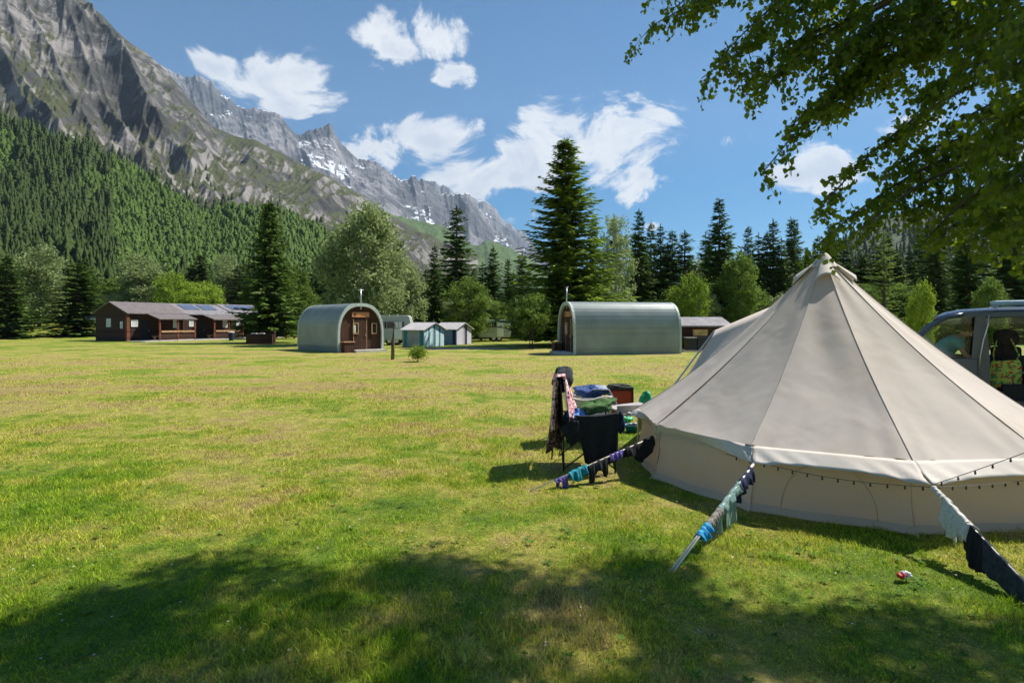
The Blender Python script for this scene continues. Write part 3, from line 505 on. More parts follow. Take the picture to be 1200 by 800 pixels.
def build_trees():
    sp = [make_conifer('spruce_tree', 100 + i, M['spruce'], whorls=30, nb=8, irregular=.3, plate=.28, Rr=1.75 + .25 * (i % 2), base=.04, droop=.30 + .1 * (i % 3)) for i in range(4)]
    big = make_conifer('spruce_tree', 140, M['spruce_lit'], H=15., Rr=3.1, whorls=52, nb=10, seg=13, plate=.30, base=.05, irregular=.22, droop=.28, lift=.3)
    mid = make_conifer('spruce_tree', 150, M['spruce'], H=13., Rr=3.0, whorls=40, nb=9, seg=12, plate=.33, base=.08, irregular=.2, droop=.30, lift=.25)
    larch = make_conifer('larch_tree', 160, M['leaf'], H=11., Rr=3.0, whorls=30, nb=7, seg=10, plate=.17, base=.12, irregular=.45, droop=.1, lift=.1)
    dc = {'birch': make_decid('birch_tree', 201, M['leaf_pale'], H=11, W=8, n=30000, leaf=.20, trunks=3, bark='birchbark', clumps=230, cl=.085, shape='tall', weep=.35, z0=.07),
          'leafy': make_decid('broadleaf_tree', 202, M['leaf'], H=9, W=6, n=13000, leaf=.2, z0=.1, clumps=130),
          'pale': make_decid('broadleaf_tree', 203, M['leaf_pale'], H=9, W=5.4, n=12000, leaf=.19, z0=.08, clumps=110, shape='tall', weep=.3),
          'bright': make_decid('broadleaf_tree', 204, M['leaf_bright'], H=6, W=5, n=11000, leaf=.16, z0=.06, clumps=120),
          'small': make_decid('broadleaf_tree', 205, M['leaf'], H=5, W=4.4, n=6500, leaf=.15, z0=.22, clumps=70, trunks=3),
          'thin': make_decid('birch_tree', 206, M['leaf_pale'], H=12, W=4.6, n=9000, leaf=.17, z0=.1, clumps=120, shape='tall', cl=.09, weep=.4, bark='birchbark')}
    dim = {'birch': (11, 8), 'leafy': (9, 6), 'pale': (9, 5.4), 'bright': (6, 5), 'small': (5, 4.4), 'thin': (12, 4.6)}
    protos = sp + [big, mid, larch] + list(dc.values()); used = set()
    def put(proto, hh, ww, px, top, Y, wpx, label, cat='tree', group=None, name=None):
        X = ratio(px) * Y; g = gz(X, Y)
        if proto.name not in used: o = proto; used.add(proto.name)
        else: o = copy_tree(proto)
        if name: o.name = name
        o.location = (X, Y, g); H = EYE + (HZ - top) / S * Y - g; o.scale = (wpx / S * Y / ww, wpx / S * Y / ww, H / hh); o.rotation_euler = (0, 0, rnd.uniform(0, 6.28)); tag(o, label, cat, group); return o
    rnd = random.Random(9)
    def spr(px, top, Y, w, label, k=0, group=None): return put(sp[k % 4], 10, 2.75, px, top, Y, w, label, group=group)
    def dec(kind, px, top, Y, w, label, group=None): return put(dc[kind], dim[kind][0], dim[kind][1], px, top, Y, w, label, group=group)
    # --- the trees one can single out, left to right
    spr(8, 300, 60, 50, 'dark spruce at the left edge of the lawn', 0)
    dec('pale', 46, 284, 80, 66, 'pale leafy tree between two small spruces at the far left')
    spr(91, 308, 66, 60, 'small bushy spruce standing alone on the lawn left of the log cabins', 1)
    dec('pale', 165, 294, 88, 60, 'silvery leafy tree rising behind the first cabin roof')
    dec('bright', 205, 317, 84, 50, 'bright yellow-green rounded tree behind the log cabins')
    dec('bright', 237, 328, 80, 52, 'lower light green rounded tree just right of the bright one behind the cabins')
    dec('pale', 266, 294, 92, 40, 'slim silver-green tree left of the tall dark spruce')
    put(mid, 13, 5.2, 315, 237, 50, 78, 'tall dark spruce over the wooden trough beside the cabins')
    dec('leafy', 345, 308, 62, 44, 'light green tree half hidden on the right side of the cabin spruce')
    dec('birch', 427, 228, 46, 116, 'large silver-leaved birch clump towering behind the green pod with the brown front')
    dec('pale', 478, 300, 52, 54, 'leafy birch at the right foot of the large birch clump')
    spr(509, 288, 56, 30, 'narrow spruce between the birches and the tall black spruce', 2)
    put(sp[1], 10, 3.1, 535, 241, 62, 58, 'tall black spruce with tiered branches above the striped awnings')
    dec('leafy', 548, 322, 50, 64, 'soft green birch beside the far white camper')
    spr(578, 290, 66, 32, 'dark spruce left of three small spruces near the centre', 3); spr(595, 304, 70, 26, 'smallest spruce in the gap below the blue peaks', 0); spr(612, 296, 66, 34, 'spruce touching the left side of the giant spruce', 1)
    dec('small', 622, 338, 38.5, 56, 'small multi-stemmed tree on the lawn left of the long green pod')
    put(big, 15, 5.0, 663, 163, 43, 122, 'giant sunlit spruce, tallest tree of all, behind the long green pod')
    dec('thin', 722, 234, 50, 50, 'tall thin airy birch on the right side of the giant spruce')
    spr(749, 246, 56, 38, 'pointed spruce right of the thin airy birch', 2); spr(774, 264, 58, 34, 'slightly shorter spruce second right of the thin birch', 3)
    dec('bright', 808, 317, 41, 52, 'bright yellow-green round tree above the dark wooden hut')
    spr(843, 233, 54, 50, 'tallest spruce of the dark wood left of the tent peak', 0)
    dec('leafy', 866, 292, 52, 54, 'broad green tree in front of the dark wood above the hut')
    dec('pale', 815, 300, 60, 44, 'dull green tree peeping out behind the round bright tree')
    spr(906, 257, 60, 34, 'spruce with a sharp tip left of the tent peak', 1); spr(927, 256, 62, 32, 'sharp-tipped spruce nearest the tent peak', 2); spr(889, 274, 62, 30, 'lower spruce tip between taller spruces left of the tent', 3)
    put(larch, 11, 6, 1036, 268, 34, 84, 'feathery larch standing right behind the tent peak')
    dec('bright', 1080, 326, 26, 34, 'small bright bush-like tree between the tent slope and the van')
    spr(1096, 276, 44, 40, 'dark spruce directly over the van windscreen', 0); spr(1135, 268, 46, 54, 'black spruce behind the van roof', 1); spr(1185, 262, 48, 60, 'wide dark spruce at the right edge behind the van', 2)
    dec('leafy', 1160, 322, 38, 40, 'light green sapling behind the van roof rack'); 
    # --- the wood behind them
    G = 'trees of the wood behind the camp'
    for i in range(46):
        px = 690 + i * 12 + rnd.uniform(-8, 8); Y = rnd.uniform(64, 82); spr(px, rnd.uniform(254, 300), Y * .9, rnd.uniform(30, 46), 'slender spruce in the dark wood behind the camp', i, G)
    for i in range(16):
        px = 446 + i * 17 + rnd.uniform(-8, 8); spr(px, rnd.uniform(306, 338), rnd.uniform(66, 86), rnd.uniform(24, 34), 'short spruce in the row behind the campers', i, G)
    for i in range(30):
        px = 690 + i * 19 + rnd.uniform(-9, 9); dec(rnd.choice(['leafy', 'pale', 'leafy']), px, rnd.uniform(328, 354), rnd.uniform(50, 62), rnd.uniform(36, 60), 'leafy undergrowth tree at the edge of the wood', 'low leafy trees along the wood edge')
    for i in range(18):
        px = 455 + i * 13 + rnd.uniform(-6, 6); dec(rnd.choice(['leafy', 'pale']), px, rnd.uniform(335, 362), rnd.uniform(56, 66), rnd.uniform(34, 50), 'leafy bush-like tree behind the campers', 'low leafy trees behind the campers')
    for i in range(20):
        px = -20 + i * 21 + rnd.uniform(-8, 8); k = rnd.random()
        if k < .5: dec(rnd.choice(['leafy', 'pale']), px, rnd.uniform(318, 345), rnd.uniform(84, 96), rnd.uniform(36, 54), 'leafy tree at the foot of the forested slope', 'leafy trees along the foot of the slope')
        else: spr(px, rnd.uniform(296, 322), rnd.uniform(88, 98), rnd.uniform(34, 44), 'spruce at the foot of the forested slope', i, 'spruces along the foot of the slope')
    # --- forested slope: nearest trees are things of their own
    rng = np.random.default_rng(77); n = 19000; PX = rng.uniform(-330, 560, n); T = rng.uniform(0.0, 1.0, n) ** .75
    X, Y, Z = layer_z('forested_slope', PX, T); H = rng.uniform(5, 14, n) * (.6 + .8 * fbm(PX * .05, T * 20, 3, 124)) * (.8 + .3 * T)
    clear = fbm(PX * .018, T * 6, 3, 123); keep = clear > 0; light = ((clear > .56) & (T > .25)) | (rng.random(n) < .13) | (PX > 130) & (T > .42 - .0006 * (PX - 130)); H = np.where(light, H * .62, H)
    X, Y, Z, H, PX, T, light = [q[keep] for q in (X, Y, Z, H, PX, T, light)]; seen = (PX > -8) & (PX < 460); order = np.argsort(np.where(seen, Y, 9e9)); near = order[:150]
    lowp = make_conifer('spruce_tree', 300, M['spruce'], whorls=15, nb=7, seg=4, plate=.55, Rr=1.7, irregular=.3, base=.03); lowd = make_decid('broadleaf_tree', 301, M['leaf'], H=10, W=6.5, n=1500, leaf=.55, z0=.05, clumps=60)
    for q, i in enumerate(near):
        isd = light[i] and rng.random() < .5; pr = lowd if isd else lowp; o = pr if pr.name not in used else copy_tree(pr); used.add(pr.name)
        o.location = (X[i], Y[i], Z[i] - .3); s_ = H[i] / 10; o.scale = (s_ * rng.uniform(.95, 1.3),) * 2 + (s_,); o.rotation_euler = (0, 0, rng.uniform(0, 6.28))
        if isd: tag(o, 'light green tree among the lowest trees of the forested slope', 'tree', 'leafy trees low on the forested slope')
        else: tag(o, 'dark spruce among the lowest trees of the forested slope', 'tree', 'spruces low on the forested slope')
    for pr in protos + [lowp, lowd]:
        if pr.name not in used:
            for ch in list(pr.children): bpy.data.objects.remove(ch)
            bpy.data.objects.remove(pr)
    rest = np.ones(len(X), bool); rest[near] = False
    def forest(name, X, Y, Z, H, wd, m, label, seed):
        g = np.random.default_rng(seed); Vs = []; Fs = []; tiers = 6; pts = 6; n = len(X)
        A0 = g.uniform(0, 6.28, n); WV = g.uniform(.6, 1.5, n); PW = g.uniform(.55, 1.15, n)
        for t in range(tiers):
            z0 = (.06 + .9 * t / tiers); r = (1 - z0) ** PW * wd * H * .5 * WV; top = z0 + .24
            ang = A0[:, None] + t * 1.3 + np.arange(pts * 2) * PI / pts; rr = r[:, None] * np.where(np.arange(pts * 2) % 2 == 0, 1., .42)[None] * g.uniform(.7, 1.25, (n, pts * 2))
            V = np.empty((n, pts * 2 + 1, 3)); V[:, :-1, 0] = X[:, None] + np.cos(ang) * rr; V[:, :-1, 1] = Y[:, None] + np.sin(ang) * rr
            V[:, :-1, 2] = (Z + z0 * H)[:, None] - rr * .25 * g.uniform(.2, 1.6, (n, pts * 2)); V[:, -1] = np.stack([X, Y, Z + min(top, 1.0) * H], 1)
            b = len(Vs) and sum(len(v) for v in Vs); k = pts * 2; base = b + np.arange(n)[:, None] * (k + 1); j = np.arange(k)[None]
            F = np.stack([base + j, base + (j + 1) % k, np.broadcast_to(base + k, (n, k))], -1).reshape(-1, 3); Vs.append(V.reshape(-1, 3)); Fs.append(F)
        return tag(npmesh(name, np.concatenate(Vs), np.concatenate(Fs), m), label, 'forest', kind='stuff')
    m1 = leafmat('forest_far', (.008, .020, .006), (.042, .068, .016), .06); m2 = leafmat('forest_light', (.022, .045, .010), (.085, .14, .028), .12)
    d = rest & ~light; forest('spruce_forest', X[d], Y[d], Z[d] - .5, H[d], .52, m1, 'dense dark spruce forest covering the slope below the rocks', 5)
    d = rest & light; forest('young_forest', X[d], Y[d], Z[d] - .5, H[d], .95, m2, 'light green young woodland high on the slope under the rocks', 6)
    n = 2600; PX = rng.uniform(860, 1650, n); T = rng.uniform(0, 1, n); X, Y, Z = layer_z('wooded_hill', PX, T); forest('hill_forest', X, Y, Z - .5, rng.uniform(9, 16, n), .42, m1, 'hazy spruce forest on the hill at the right', 7)
    # scattered trees on the meadow rocks
    n = 260; PX = 235 + rng.normal(0, 90, n); T = abs(rng.normal(.0, .16, n)) + .01; k = (PX > 60) & (PX < 420) & (T < .5); PX = PX[k]; T = T[k]; X, Y, Z = layer_z('rocky_mountain', PX, T); forest('rock_edge_trees', X, Y, Z - 1, rng.uniform(6, 12, len(X)), .6, m1, 'scattered dark trees on the lower rock ledges', 8)

# ------------------------------------------------------------------ buildings
def arch_poly(w, h, n=22, r=0.0):
    """outline of the pod end: straight feet, round top; x across, z up"""
    hw = w / 2; pts = [(-hw + .04, 0), (-hw, h * .12)]
    for i in range(n + 1):
        a = PI - PI * i / n; c, s_ = math.cos(a), math.sin(a); e = .80
        pts.append((hw * math.copysign(abs(c) ** e, c), h * .38 + h * .62 * abs(s_) ** .88))
    return pts + [(hw, h * .12), (hw - .04, 0)]
def make_pod(label, loc, rz, L, w=3.0, h=2.9, sign=True):
    t = thing('camping_pod', label, 'camping pod', loc, rz); P = arch_poly(w, h)      # local: front face at y=0 facing -y, body runs to +y
    b = MB(); n = len(P); ny = 2
    for k in range(1): pass
    rows = [.0, L]; Pi = [(x * .965, z * .975) for x, z in P]
    # shell with overlapping ribs: each lath is its own facet, slightly stepped
    vs = []; fs = []
    for i in range(n - 1):
        (x0, z0), (x1, z1) = P[i], P[i + 1]; nx, nz = -(z1 - z0), (x1 - x0); l_ = math.hypot(nx, nz) + 1e-9; nx /= l_; nz /= l_
        o = .034; a = (x0 + nx * o, z0 + nz * o) if z1 < z0 else (x0, z0); c = (x1, z1) if z1 < z0 else (x1 + nx * o, z1 + nz * o)
        k = len(vs); vs += [(a[0], .03, a[1]), (c[0], .03, c[1]), (c[0], L - .03, c[1]), (a[0], L - .03, a[1]), (x0 * .97, .03, z0 * .975), (x1 * .97, .03, z1 * .975), (x1 * .97, L - .03, z1 * .975), (x0 * .97, L - .03, z0 * .975)]
        fs += [(k, k + 1, k + 2, k + 3), (k + 4, k + 7, k + 6, k + 5), (k, k + 4, k + 5, k + 1), (k + 3, k + 2, k + 6, k + 7), (k, k + 3, k + 7, k + 4), (k + 1, k + 5, k + 6, k + 2)]
    b.add(vs, fs); b.build('shell', M['podshell'], t)
    for yy in (-.10, L - .03):
        b = MB(); O = [(x * 1.02, z * 1.012) for x, z in P]; I = [(x * .93, z * .945) for x, z in P]
        vs = [(x, yy, z) for x, z in O] + [(x, yy, z) for x, z in I] + [(x, yy + .13, z) for x, z in O] + [(x, yy + .13, z) for x, z in I]; fs = []
        for i in range(n - 1): fs += [(i, i + n, i + n + 1, i + 1), (i + 2 * n, i + 2 * n + 1, i + 3 * n + 1, i + 3 * n), (i, i + 1, i + 2 * n + 1, i + 2 * n), (i + n, i + 3 * n, i + 3 * n + 1, i + n + 1)]
        b.add(vs, fs); b.build('arch_trim', M['podtrim'], t)
    b = MB(); F_ = [(x * .95, z * .96 + .001) for x, z in P]; b.prism(F_, .12, .18); b.build('front_wall', M['podwood'], t)
    b = MB(); b.prism([(x * .95, z * .96 + .001) for x, z in P], L - .16, L - .10); b.build('rear_wall', M['podwood'], t)
    d = MB(); d.box((0, .10, 1.02), (.86, .05, 1.9)); dr = d.build('door', M['podwood'], t); 
    MB().box((.34, .06, 1.0), (.03, .04, .12)).build('handle', M['metal'], dr)
    for sx in (-.44, .44): MB().box((sx, .085, 1.02), (.03, .05, 1.94)).build('door_frame', M['lightwood'], t)
    for x, pane in ((-.02 - .28, 'curtain'), (.95, 'pane')):
        wn = MB(); x0 = x
        for (cx, cz, dx, dz) in ((x0, 1.72, .36, .05), (x0, 1.10, .36, .05), (x0 - .16, 1.41, .05, .57), (x0 + .16, 1.41, .05, .57)): wn.box((cx, .055, cz), (dx, .06, dz))
        wf = wn.build('window', M['lightwood'], t); MB().box((x0, .07, 1.41), (.27, .02, .56)).build('pane', M['pane'], wf)
        if pane == 'curtain': MB().box((x0 - .06, .055, 1.38), (.12, .015, .46)).build('curtain', M['curtain'], wf)
    if sign:
        s_ = MB().box((.02, .05, 2.24), (1.15, .05, .30)).build('sign_board', M['signwood'], t)
        # carved marks too small to read: an animal mark and two short words
        q = MB(); rr = random.Random(3)
        q.box((-.38, .02, 2.25), (.13, .012, .07)); q.box((-.31, .02, 2.29), (.05, .012, .06)); q.box((-.43, .02, 2.20), (.02, .012, .06)); q.box((-.33, .02, 2.20), (.02, .012, .06)); q.build('sign_marks', M['vandark'], s_)
    p = MB(); p.tube([(0, -.02, 2.55), (0, -.02, 3.72)], .035, 8); p.tube([(-.16, -.02, 3.72), (.16, -.02, 3.72)], .04, 8); p.build('flue_pipe', M['metal'], t, smooth=True)
    MB().box((.3, -.42, .07), (2.1, .78, .14)).build('doorstep', M['stone'], t)
    bx = MB(); bx.box((-1.02, -.32, .30), (.62, .4, .6)).build('locker', M['podwood'], t); MB().box((-1.02, -.33, .625), (.70, .46, .05)).build('locker_lid', M['lightwood'], t)
    MB().box((0, L / 2, .0), (w * .9, L * .96, .12)).build('floor', M['logs'], t)
    return t

def gable_house(t, L, w, he, hr, wallm, roofm, over=.35, ov_end=.25, th=.09):
    """local: ridge along x from 0 to L, front eave side at y=0 (facing -y), depth w"""
    b = MB(); b.add([(0, 0, 0), (L, 0, 0), (L, w, 0), (0, w, 0), (0, 0, he), (L, 0, he), (L, w, he), (0, w, he), (0, w / 2, hr - .05), (L, w / 2, hr - .05)],
          [(0, 1, 5, 4), (1, 2, 6, 9, 5), (2, 3, 7, 6), (3, 0, 4, 8, 7), (4, 5, 9, 8), (6, 7, 8, 9), (3, 2, 1, 0)]); wall = b.build('wall', wallm, t)
    sl = (hr - he) / (w / 2); rf = MB()
    for sgn in (0, 1):
        y0 = -over if sgn == 0 else w + over; z0 = he - over * sl; vs = []
        for z_ in (0.02, th + .02):
            vs += [(-ov_end, y0, z0 + z_), (L + ov_end, y0, z0 + z_), (L + ov_end, w / 2, hr + z_), (-ov_end, w / 2, hr + z_)]
        rf.add(vs, [(0, 1, 2, 3), (7, 6, 5, 4), (0, 4, 5, 1), (1, 5, 6, 2), (2, 6, 7, 3), (3, 7, 4, 0)])
    roof = rf.build('roof', roofm, t); return wall, roof
def win(t, c, axis, w, h, pane='curtain', frame='white', z_out=.04):
    """framed window on a wall; axis 'y' = wall faces -y, axis 'x' = wall faces -x"""
    f = MB(); p = MB(); th = .05
    for (a, z, da, dz) in ((0, h / 2, w + th, th), (0, -h / 2, w + th, th), (-w / 2, 0, th, h - th), (w / 2, 0, th, h - th)):
        if axis == 'y': f.box((c[0] + a, c[1] - z_out, c[2] + z), (da, .05, dz))
        else: f.box((c[0] - z_out, c[1] + a, c[2] + z), (.05, da, dz))
    if axis == 'y': p.box((c[0], c[1] - z_out + .01, c[2]), (w, .02, h))
    else: p.box((c[0] - z_out + .01, c[1], c[2]), (.02, w, h))
    fo = f.build('window', M[frame], t); p.build('pane', M[pane], fo); return fo
def build_chalets():
    th = R(62); c0 = Vector((-35.9, 53.2)); u = Vector((math.cos(th), math.sin(th)))
    specs = [(0.0, 5.2, 'first log cabin, nearest the camera, with a reddish corner pillar and porch', False), (5.6, 5.0, 'second log cabin in the row, with solar panels on its roof', True), (11.0, 4.2, 'third log cabin, its roof running in behind the tall spruce', True)]
    for i, (s0, L, label, solar) in enumerate(specs):
        p = c0 + u * s0 + Vector((math.sin(th), -math.cos(th))) * 0; g = gz(p.x, p.y); t = thing('log_cabin', label, 'cabin', (p.x, p.y, g), th, 'log cabins in a row at the left')
        w = 5.6; wall, roof = gable_house(t, L, w, 2.68, 3.68, M['logs'], M['shingle'] if not solar else M['shingle_grey'])
        # log ends at the corners
        for (x, y) in ((-.06, -.06), (L + .06, -.06)): MB().box((x, y, 1.25), (.26, .26, 2.5)).build('corner_post', M['logs_red'] if i == 0 and x < 0 else M['logs'], t)
        win(t, (0, 3.2, 1.75), 'x', .7, .75); win(t, (0, 1.0, 1.55), 'x', .35, .6)
        win(t, (.55, 0, 1.7), 'y', .55, .6); win(t, (L - .7, 0, 1.65), 'y', .5, .75)
        dr = MB().box((1.55, -.03, 1.0), (.85, .06, 2.0)).build('door', M['vandark'], t); MB().box((1.85, -.08, 1.0), (.03, .05, .12)).build('handle', M['metal'], dr)
        # porch
        x0, x1 = L * .30, L * 1.02; pr = MB(); vs = []
        for z_ in (0, .08): vs += [(x0, -2.3, 2.05 + z_), (x1, -2.3, 2.05 + z_), (x1, -.05, 2.62 + z_), (x0, -.05, 2.62 + z_)]
        pr.add(vs, [(0, 1, 2, 3), (7, 6, 5, 4), (0, 4, 5, 1), (1, 5, 6, 2), (2, 6, 7, 3), (3, 7, 4, 0)]); pr.build('porch_roof', M['shingle'], t)
        for x in (x0 + .15, (x0 + x1) / 2, x1 - .15): MB().box((x, -2.1, 1.02), (.13, .13, 2.04)).build('porch_post', M['logs_red'], t)
        MB().box(((x0 + x1) / 2, -2.18, .92), (x1 - x0 - .5, .05, .16)).build('rail', M['lightwood'], t); MB().box(((x0 + x1) / 2, -2.1, .45), (x1 - x0 - .5, .06, .62)).build('porch_panel', M['logs'], t)
        MB().box((L * .6, -1.25, .04), (L * .95, 2.6, .1)).build('porch_floor', M['stone'], t)
        bt = MB(); bt.box((x0 + .6, -1.0, .45), (.9, .35, .06)); bt.box((x0 + .3, -1.0, .22), (.06, .3, .4)); bt.box((x0 + .9, -1.0, .22), (.06, .3, .4)); bt.build('bench', M['lightwood'], t)
        if solar:
            for k, xx in enumerate((.5, L * .5)):
                sp_ = MB(); sl = 1.0 / 2.8; vs = []
                for z_ in (.13, .17): vs += [(xx, .9, 2.68 + .9 * sl + z_), (xx + 1.6, .9, 2.68 + .9 * sl + z_), (xx + 1.6, 2.4, 2.68 + 2.4 * sl + z_), (xx, 2.4, 2.68 + 2.4 * sl + z_)]
                sp_.add(vs, [(0, 1, 2, 3), (7, 6, 5, 4), (0, 4, 5, 1), (1, 5, 6, 2), (2, 6, 7, 3), (3, 7, 4, 0)]); sp_.build('solar_panel', M['solar'], t)
    # low annex at the end of the row
    p = c0 + u * 15.6; p = Vector((-27.0, 64.5)); t = thing('wash_house', 'low long reddish log building with bright windows under the tall spruce', 'building', (p.x, p.y, gz(p.x, p.y)), R(28)); gable_house(t, 6.8, 4, 2.1, 2.8, M['logs_red'], M['shingle'])
    for k in range(5): win(t, (.9 + k * 1.3, 0, 1.35), 'y', .5, .55)
    MB().box((.2, -.06, .95), (.7, .06, 1.8)).build('door', M['vandark'], t)
    # pavement strip and small things in front
    b = MB(); a0 = c0 + Vector((.8, -2.6)); 
    pv = [c0 + u * s_ + Vector((math.sin(th), -math.cos(th))) * o for s_, o in ((-.2, 0), (17, 0), (17, 3.4), (-.2, 3.2))]
    b.add([(q.x, q.y, gz(q.x, q.y) + .05) for q in pv] + [(q.x, q.y, gz(q.x, q.y) - .1) for q in pv], [(3, 2, 1, 0)[::-1], (4, 5, 6, 7), (0, 1, 5, 4), (1, 2, 6, 5), (2, 3, 7, 6), (3, 0, 4, 7)])
    tag(b.build('pavement', M['stone']), kind='structure')
    q = gp(305, 403.2); t = thing('wooden_trough', 'dark wooden sink box with two white tops under the tall spruce', 'wash trough', (q.x, q.y, gz(q.x, q.y)), R(10))
    MB().box((0, 0, .42), (2.0, .7, .84)).build('body', M['logs'], t); MB().box((.78, .36, .52), (.55, .5, 1.04)).build('cupboard', M['logs'], t)
    for x in (-.45, .12): MB().box((x, -.05, .87), (.42, .4, .05)).build('basin', M['white'], t)
    q = gp(271, 399.5); t = thing('waste_bin', 'small dark bin with a white lid on the pavement by the cabins', 'bin', (q.x, q.y, gz(q.x, q.y) + .05)); MB().lathe((0, 0, 0), [(0, 0), (.2, 0), (.25, .75), (0, .75)], 14).build('body', M['navy'], t, smooth=False); MB().lathe((0, 0, .75), [(.28, 0), (.28, .06), (0, .1)], 14).build('lid', M['white'], t)
    q = gp(329, 396.5); t = thing('timber_gate_frame', 'open frame of two orange wooden posts right of the tall spruce', 'timber frame', (q.x, q.y, gz(q.x, q.y)))
    for x in (-.62, .62): MB().box((x, 0, .95), (.16, .16, 1.9)).build('post', M['orangewood'], t)
    MB().box((.2, 0, 1.86), (2.4, .14, .12)).build('crossbar', M['orangewood'], t)
def build_pods():
    a = Vector((-10.2, 33.3)); b_ = Vector((-8.06, 35.4)); mid = (a + b_) / 2; rz = math.atan2(b_.y - a.y, b_.x - a.x)
    make_pod('arched green camping pod with brown plank front left of the wooden post', (mid.x, mid.y, gz(mid.x, mid.y)), rz, 5.3)
    # second pod: front looks left, long side faces the field
    th = R(12); w = 3.0; near = Vector((3.42, 30.7)); v = Vector((-math.sin(th), math.cos(th))); mid = near + v * w / 2
    p = make_pod('long green camping pod seen from its side, below the giant spruce', (mid.x, mid.y, gz(mid.x, mid.y)), th - PI / 2, 6.15)
    # dark hut right of it
    q = Vector((ratio(796) * 35.5, 35.5)); t = thing('wooden_hut', 'dark wooden hut with grey roof and amber-lit window beside the long pod', 'hut', (q.x, q.y, gz(q.x, q.y)), R(6)); gable_house(t, 3.15, 2.6, 1.55, 2.0, M['logs'], M['shingle_grey'], over=.3)
    win(t, (1.35, 0, 1.12), 'y', 1.0, .42, 'amber', 'logs_red'); MB().box((2.6, -.03, .85), (.6, .05, 1.4)).build('door', M['logs'], t)
    for i, dx in enumerate((.35, 1.02)):
        q2 = Vector((q.x + dx, q.y - 1.1)); t2 = thing('storage_bin', ('left' if i == 0 else 'right') + ' one of two black lidded bins on the deck before the hut', 'storage bin', (q2.x, q2.y, .1)); MB().box((0, 0, .36), (.62, .5, .72)).build('body', M['blackmetal'], t2, bevel=.02); MB().box((0, 0, .745), (.66, .54, .05)).build('lid', M['grey' if i == 0 else 'blackmetal'], t2, bevel=.01)
    dk = MB().box((q.x + .7, q.y - 1.2, .05), (1.9, 1.0, .1)).build('wooden_deck', M['stone']); tag(dk, 'low pale deck slab under the black bins', 'deck')
def make_awning(label, loc, rz, L, w, cols, group=None):
    """local: ridge along y (depth L) from front at y=0 facing -y"""
    t = thing('awning_tent', label, 'awning', loc, rz, group); he, hr = 1.27, 1.66; hw = w / 2
    b = MB(); b.prism([(-hw, 0), (hw, 0), (hw, he), (0, hr), (-hw, he)], .05, L); b.build('body', cols[0], t)
    rf = MB()
    for sx in (-1, 1):
        vs = []
        for z_ in (.02, .07): vs += [(sx * (hw + .22), -.15, he - .12 + z_), (0, -.15, hr + .02 + z_), (0, L + .1, hr + .02 + z_), (sx * (hw + .22), L + .1, he - .12 + z_)]
        rf.add(vs, [(0, 1, 2, 3), (7, 6, 5, 4), (0, 4, 5, 1), (1, 5, 6, 2), (2, 6, 7, 3), (3, 7, 4, 0)])
    rf.build('roof', cols[3], t); fr_ = [0, .2, .27, .47, .54, .74, .81, 1] if cols[2] is M['awnteal'] else [0, .52, .7, 1]
    for k in range(len(fr_) - 1):
        x0 = -hw + w * fr_[k]; x1 = -hw + w * fr_[k + 1]; m = cols[1] if k % 2 == 0 else cols[2]; top = lambda x: he + (hr - he) * (1 - abs(x) / hw) - .05
        MB().prism([(x0 + .005, .02), (x1 - .005, .02), (x1 - .005, top(x1)), (x0 + .005, top(x0))] if x0 * x1 >= 0 else [(x0 + .005, .02), (x1 - .005, .02), (x1 - .005, top(x1)), (0, top(0)), (x0 + .005, top(x0))], .0, .045).build('front_panel', m, t)
    for sx in (-1, 1):
        for yy in (L * .12, L * .85): MB().box((sx * (hw + .012), yy, he / 2), (.02, .3, he - .1)).build('side_strip', cols[2], t)
    MB().tube([(0, -.1, 0), (0, -.1, hr)], .02, 6).build('pole', M['metal'], t)
    return t
def make_caravan(label, loc, rz, L=4.6, w=2.1, h=2.45, lean=.25):
    """local: long side along x, side at y=0 faces -y"""
    t = thing('caravan', label, 'caravan', loc, rz); b = MB(); P = [(0, .45), (lean * .3, .38), (L - .1, .38), (L, .8), (L - lean, h - .12), (L - lean - .15, h), (.25, h), (.05, h - .15)]
    b.prism(P, 0, w); b.build('body', M['caravan'], t, bevel=.04)
    for x, ww in ((.9, .8), (L * .5, 1.1), (L - 1.0, .7)): win(t, (x, 0, 1.55), 'y', ww, .55, 'pane', 'grey', .02)
    MB().box((L * .66, -.02, 1.15), (.6, .03, 1.4)).build('door', M['white'], t)
    MB().box((L / 2, -.012, .9), (L * .9, .02, .1)).build('stripe', M['grey'], t)
    for x in (L * .45, L * .62):
        for y in (.12, w - .12):
            wl = MB(); wl.tube([(x, y - .09, .3), (x, y + .09, .3)], .30, 18); wo = wl.build('wheel', M['rubber'], t); wl = MB(); wl.tube([(x, y - .1, .3), (x, y + .1, .3)], .16, 14); wl.build('rim', M['metal'], wo)
    MB().box((L * .55, w / 2, .42), (L * .9, w * .8, .1)).build('chassis', M['blackmetal'], t); MB().beam((L * .95, w / 2, .4), (L + .9, w / 2, .35), .12, .1).build('drawbar', M['blackmetal'], t); return t
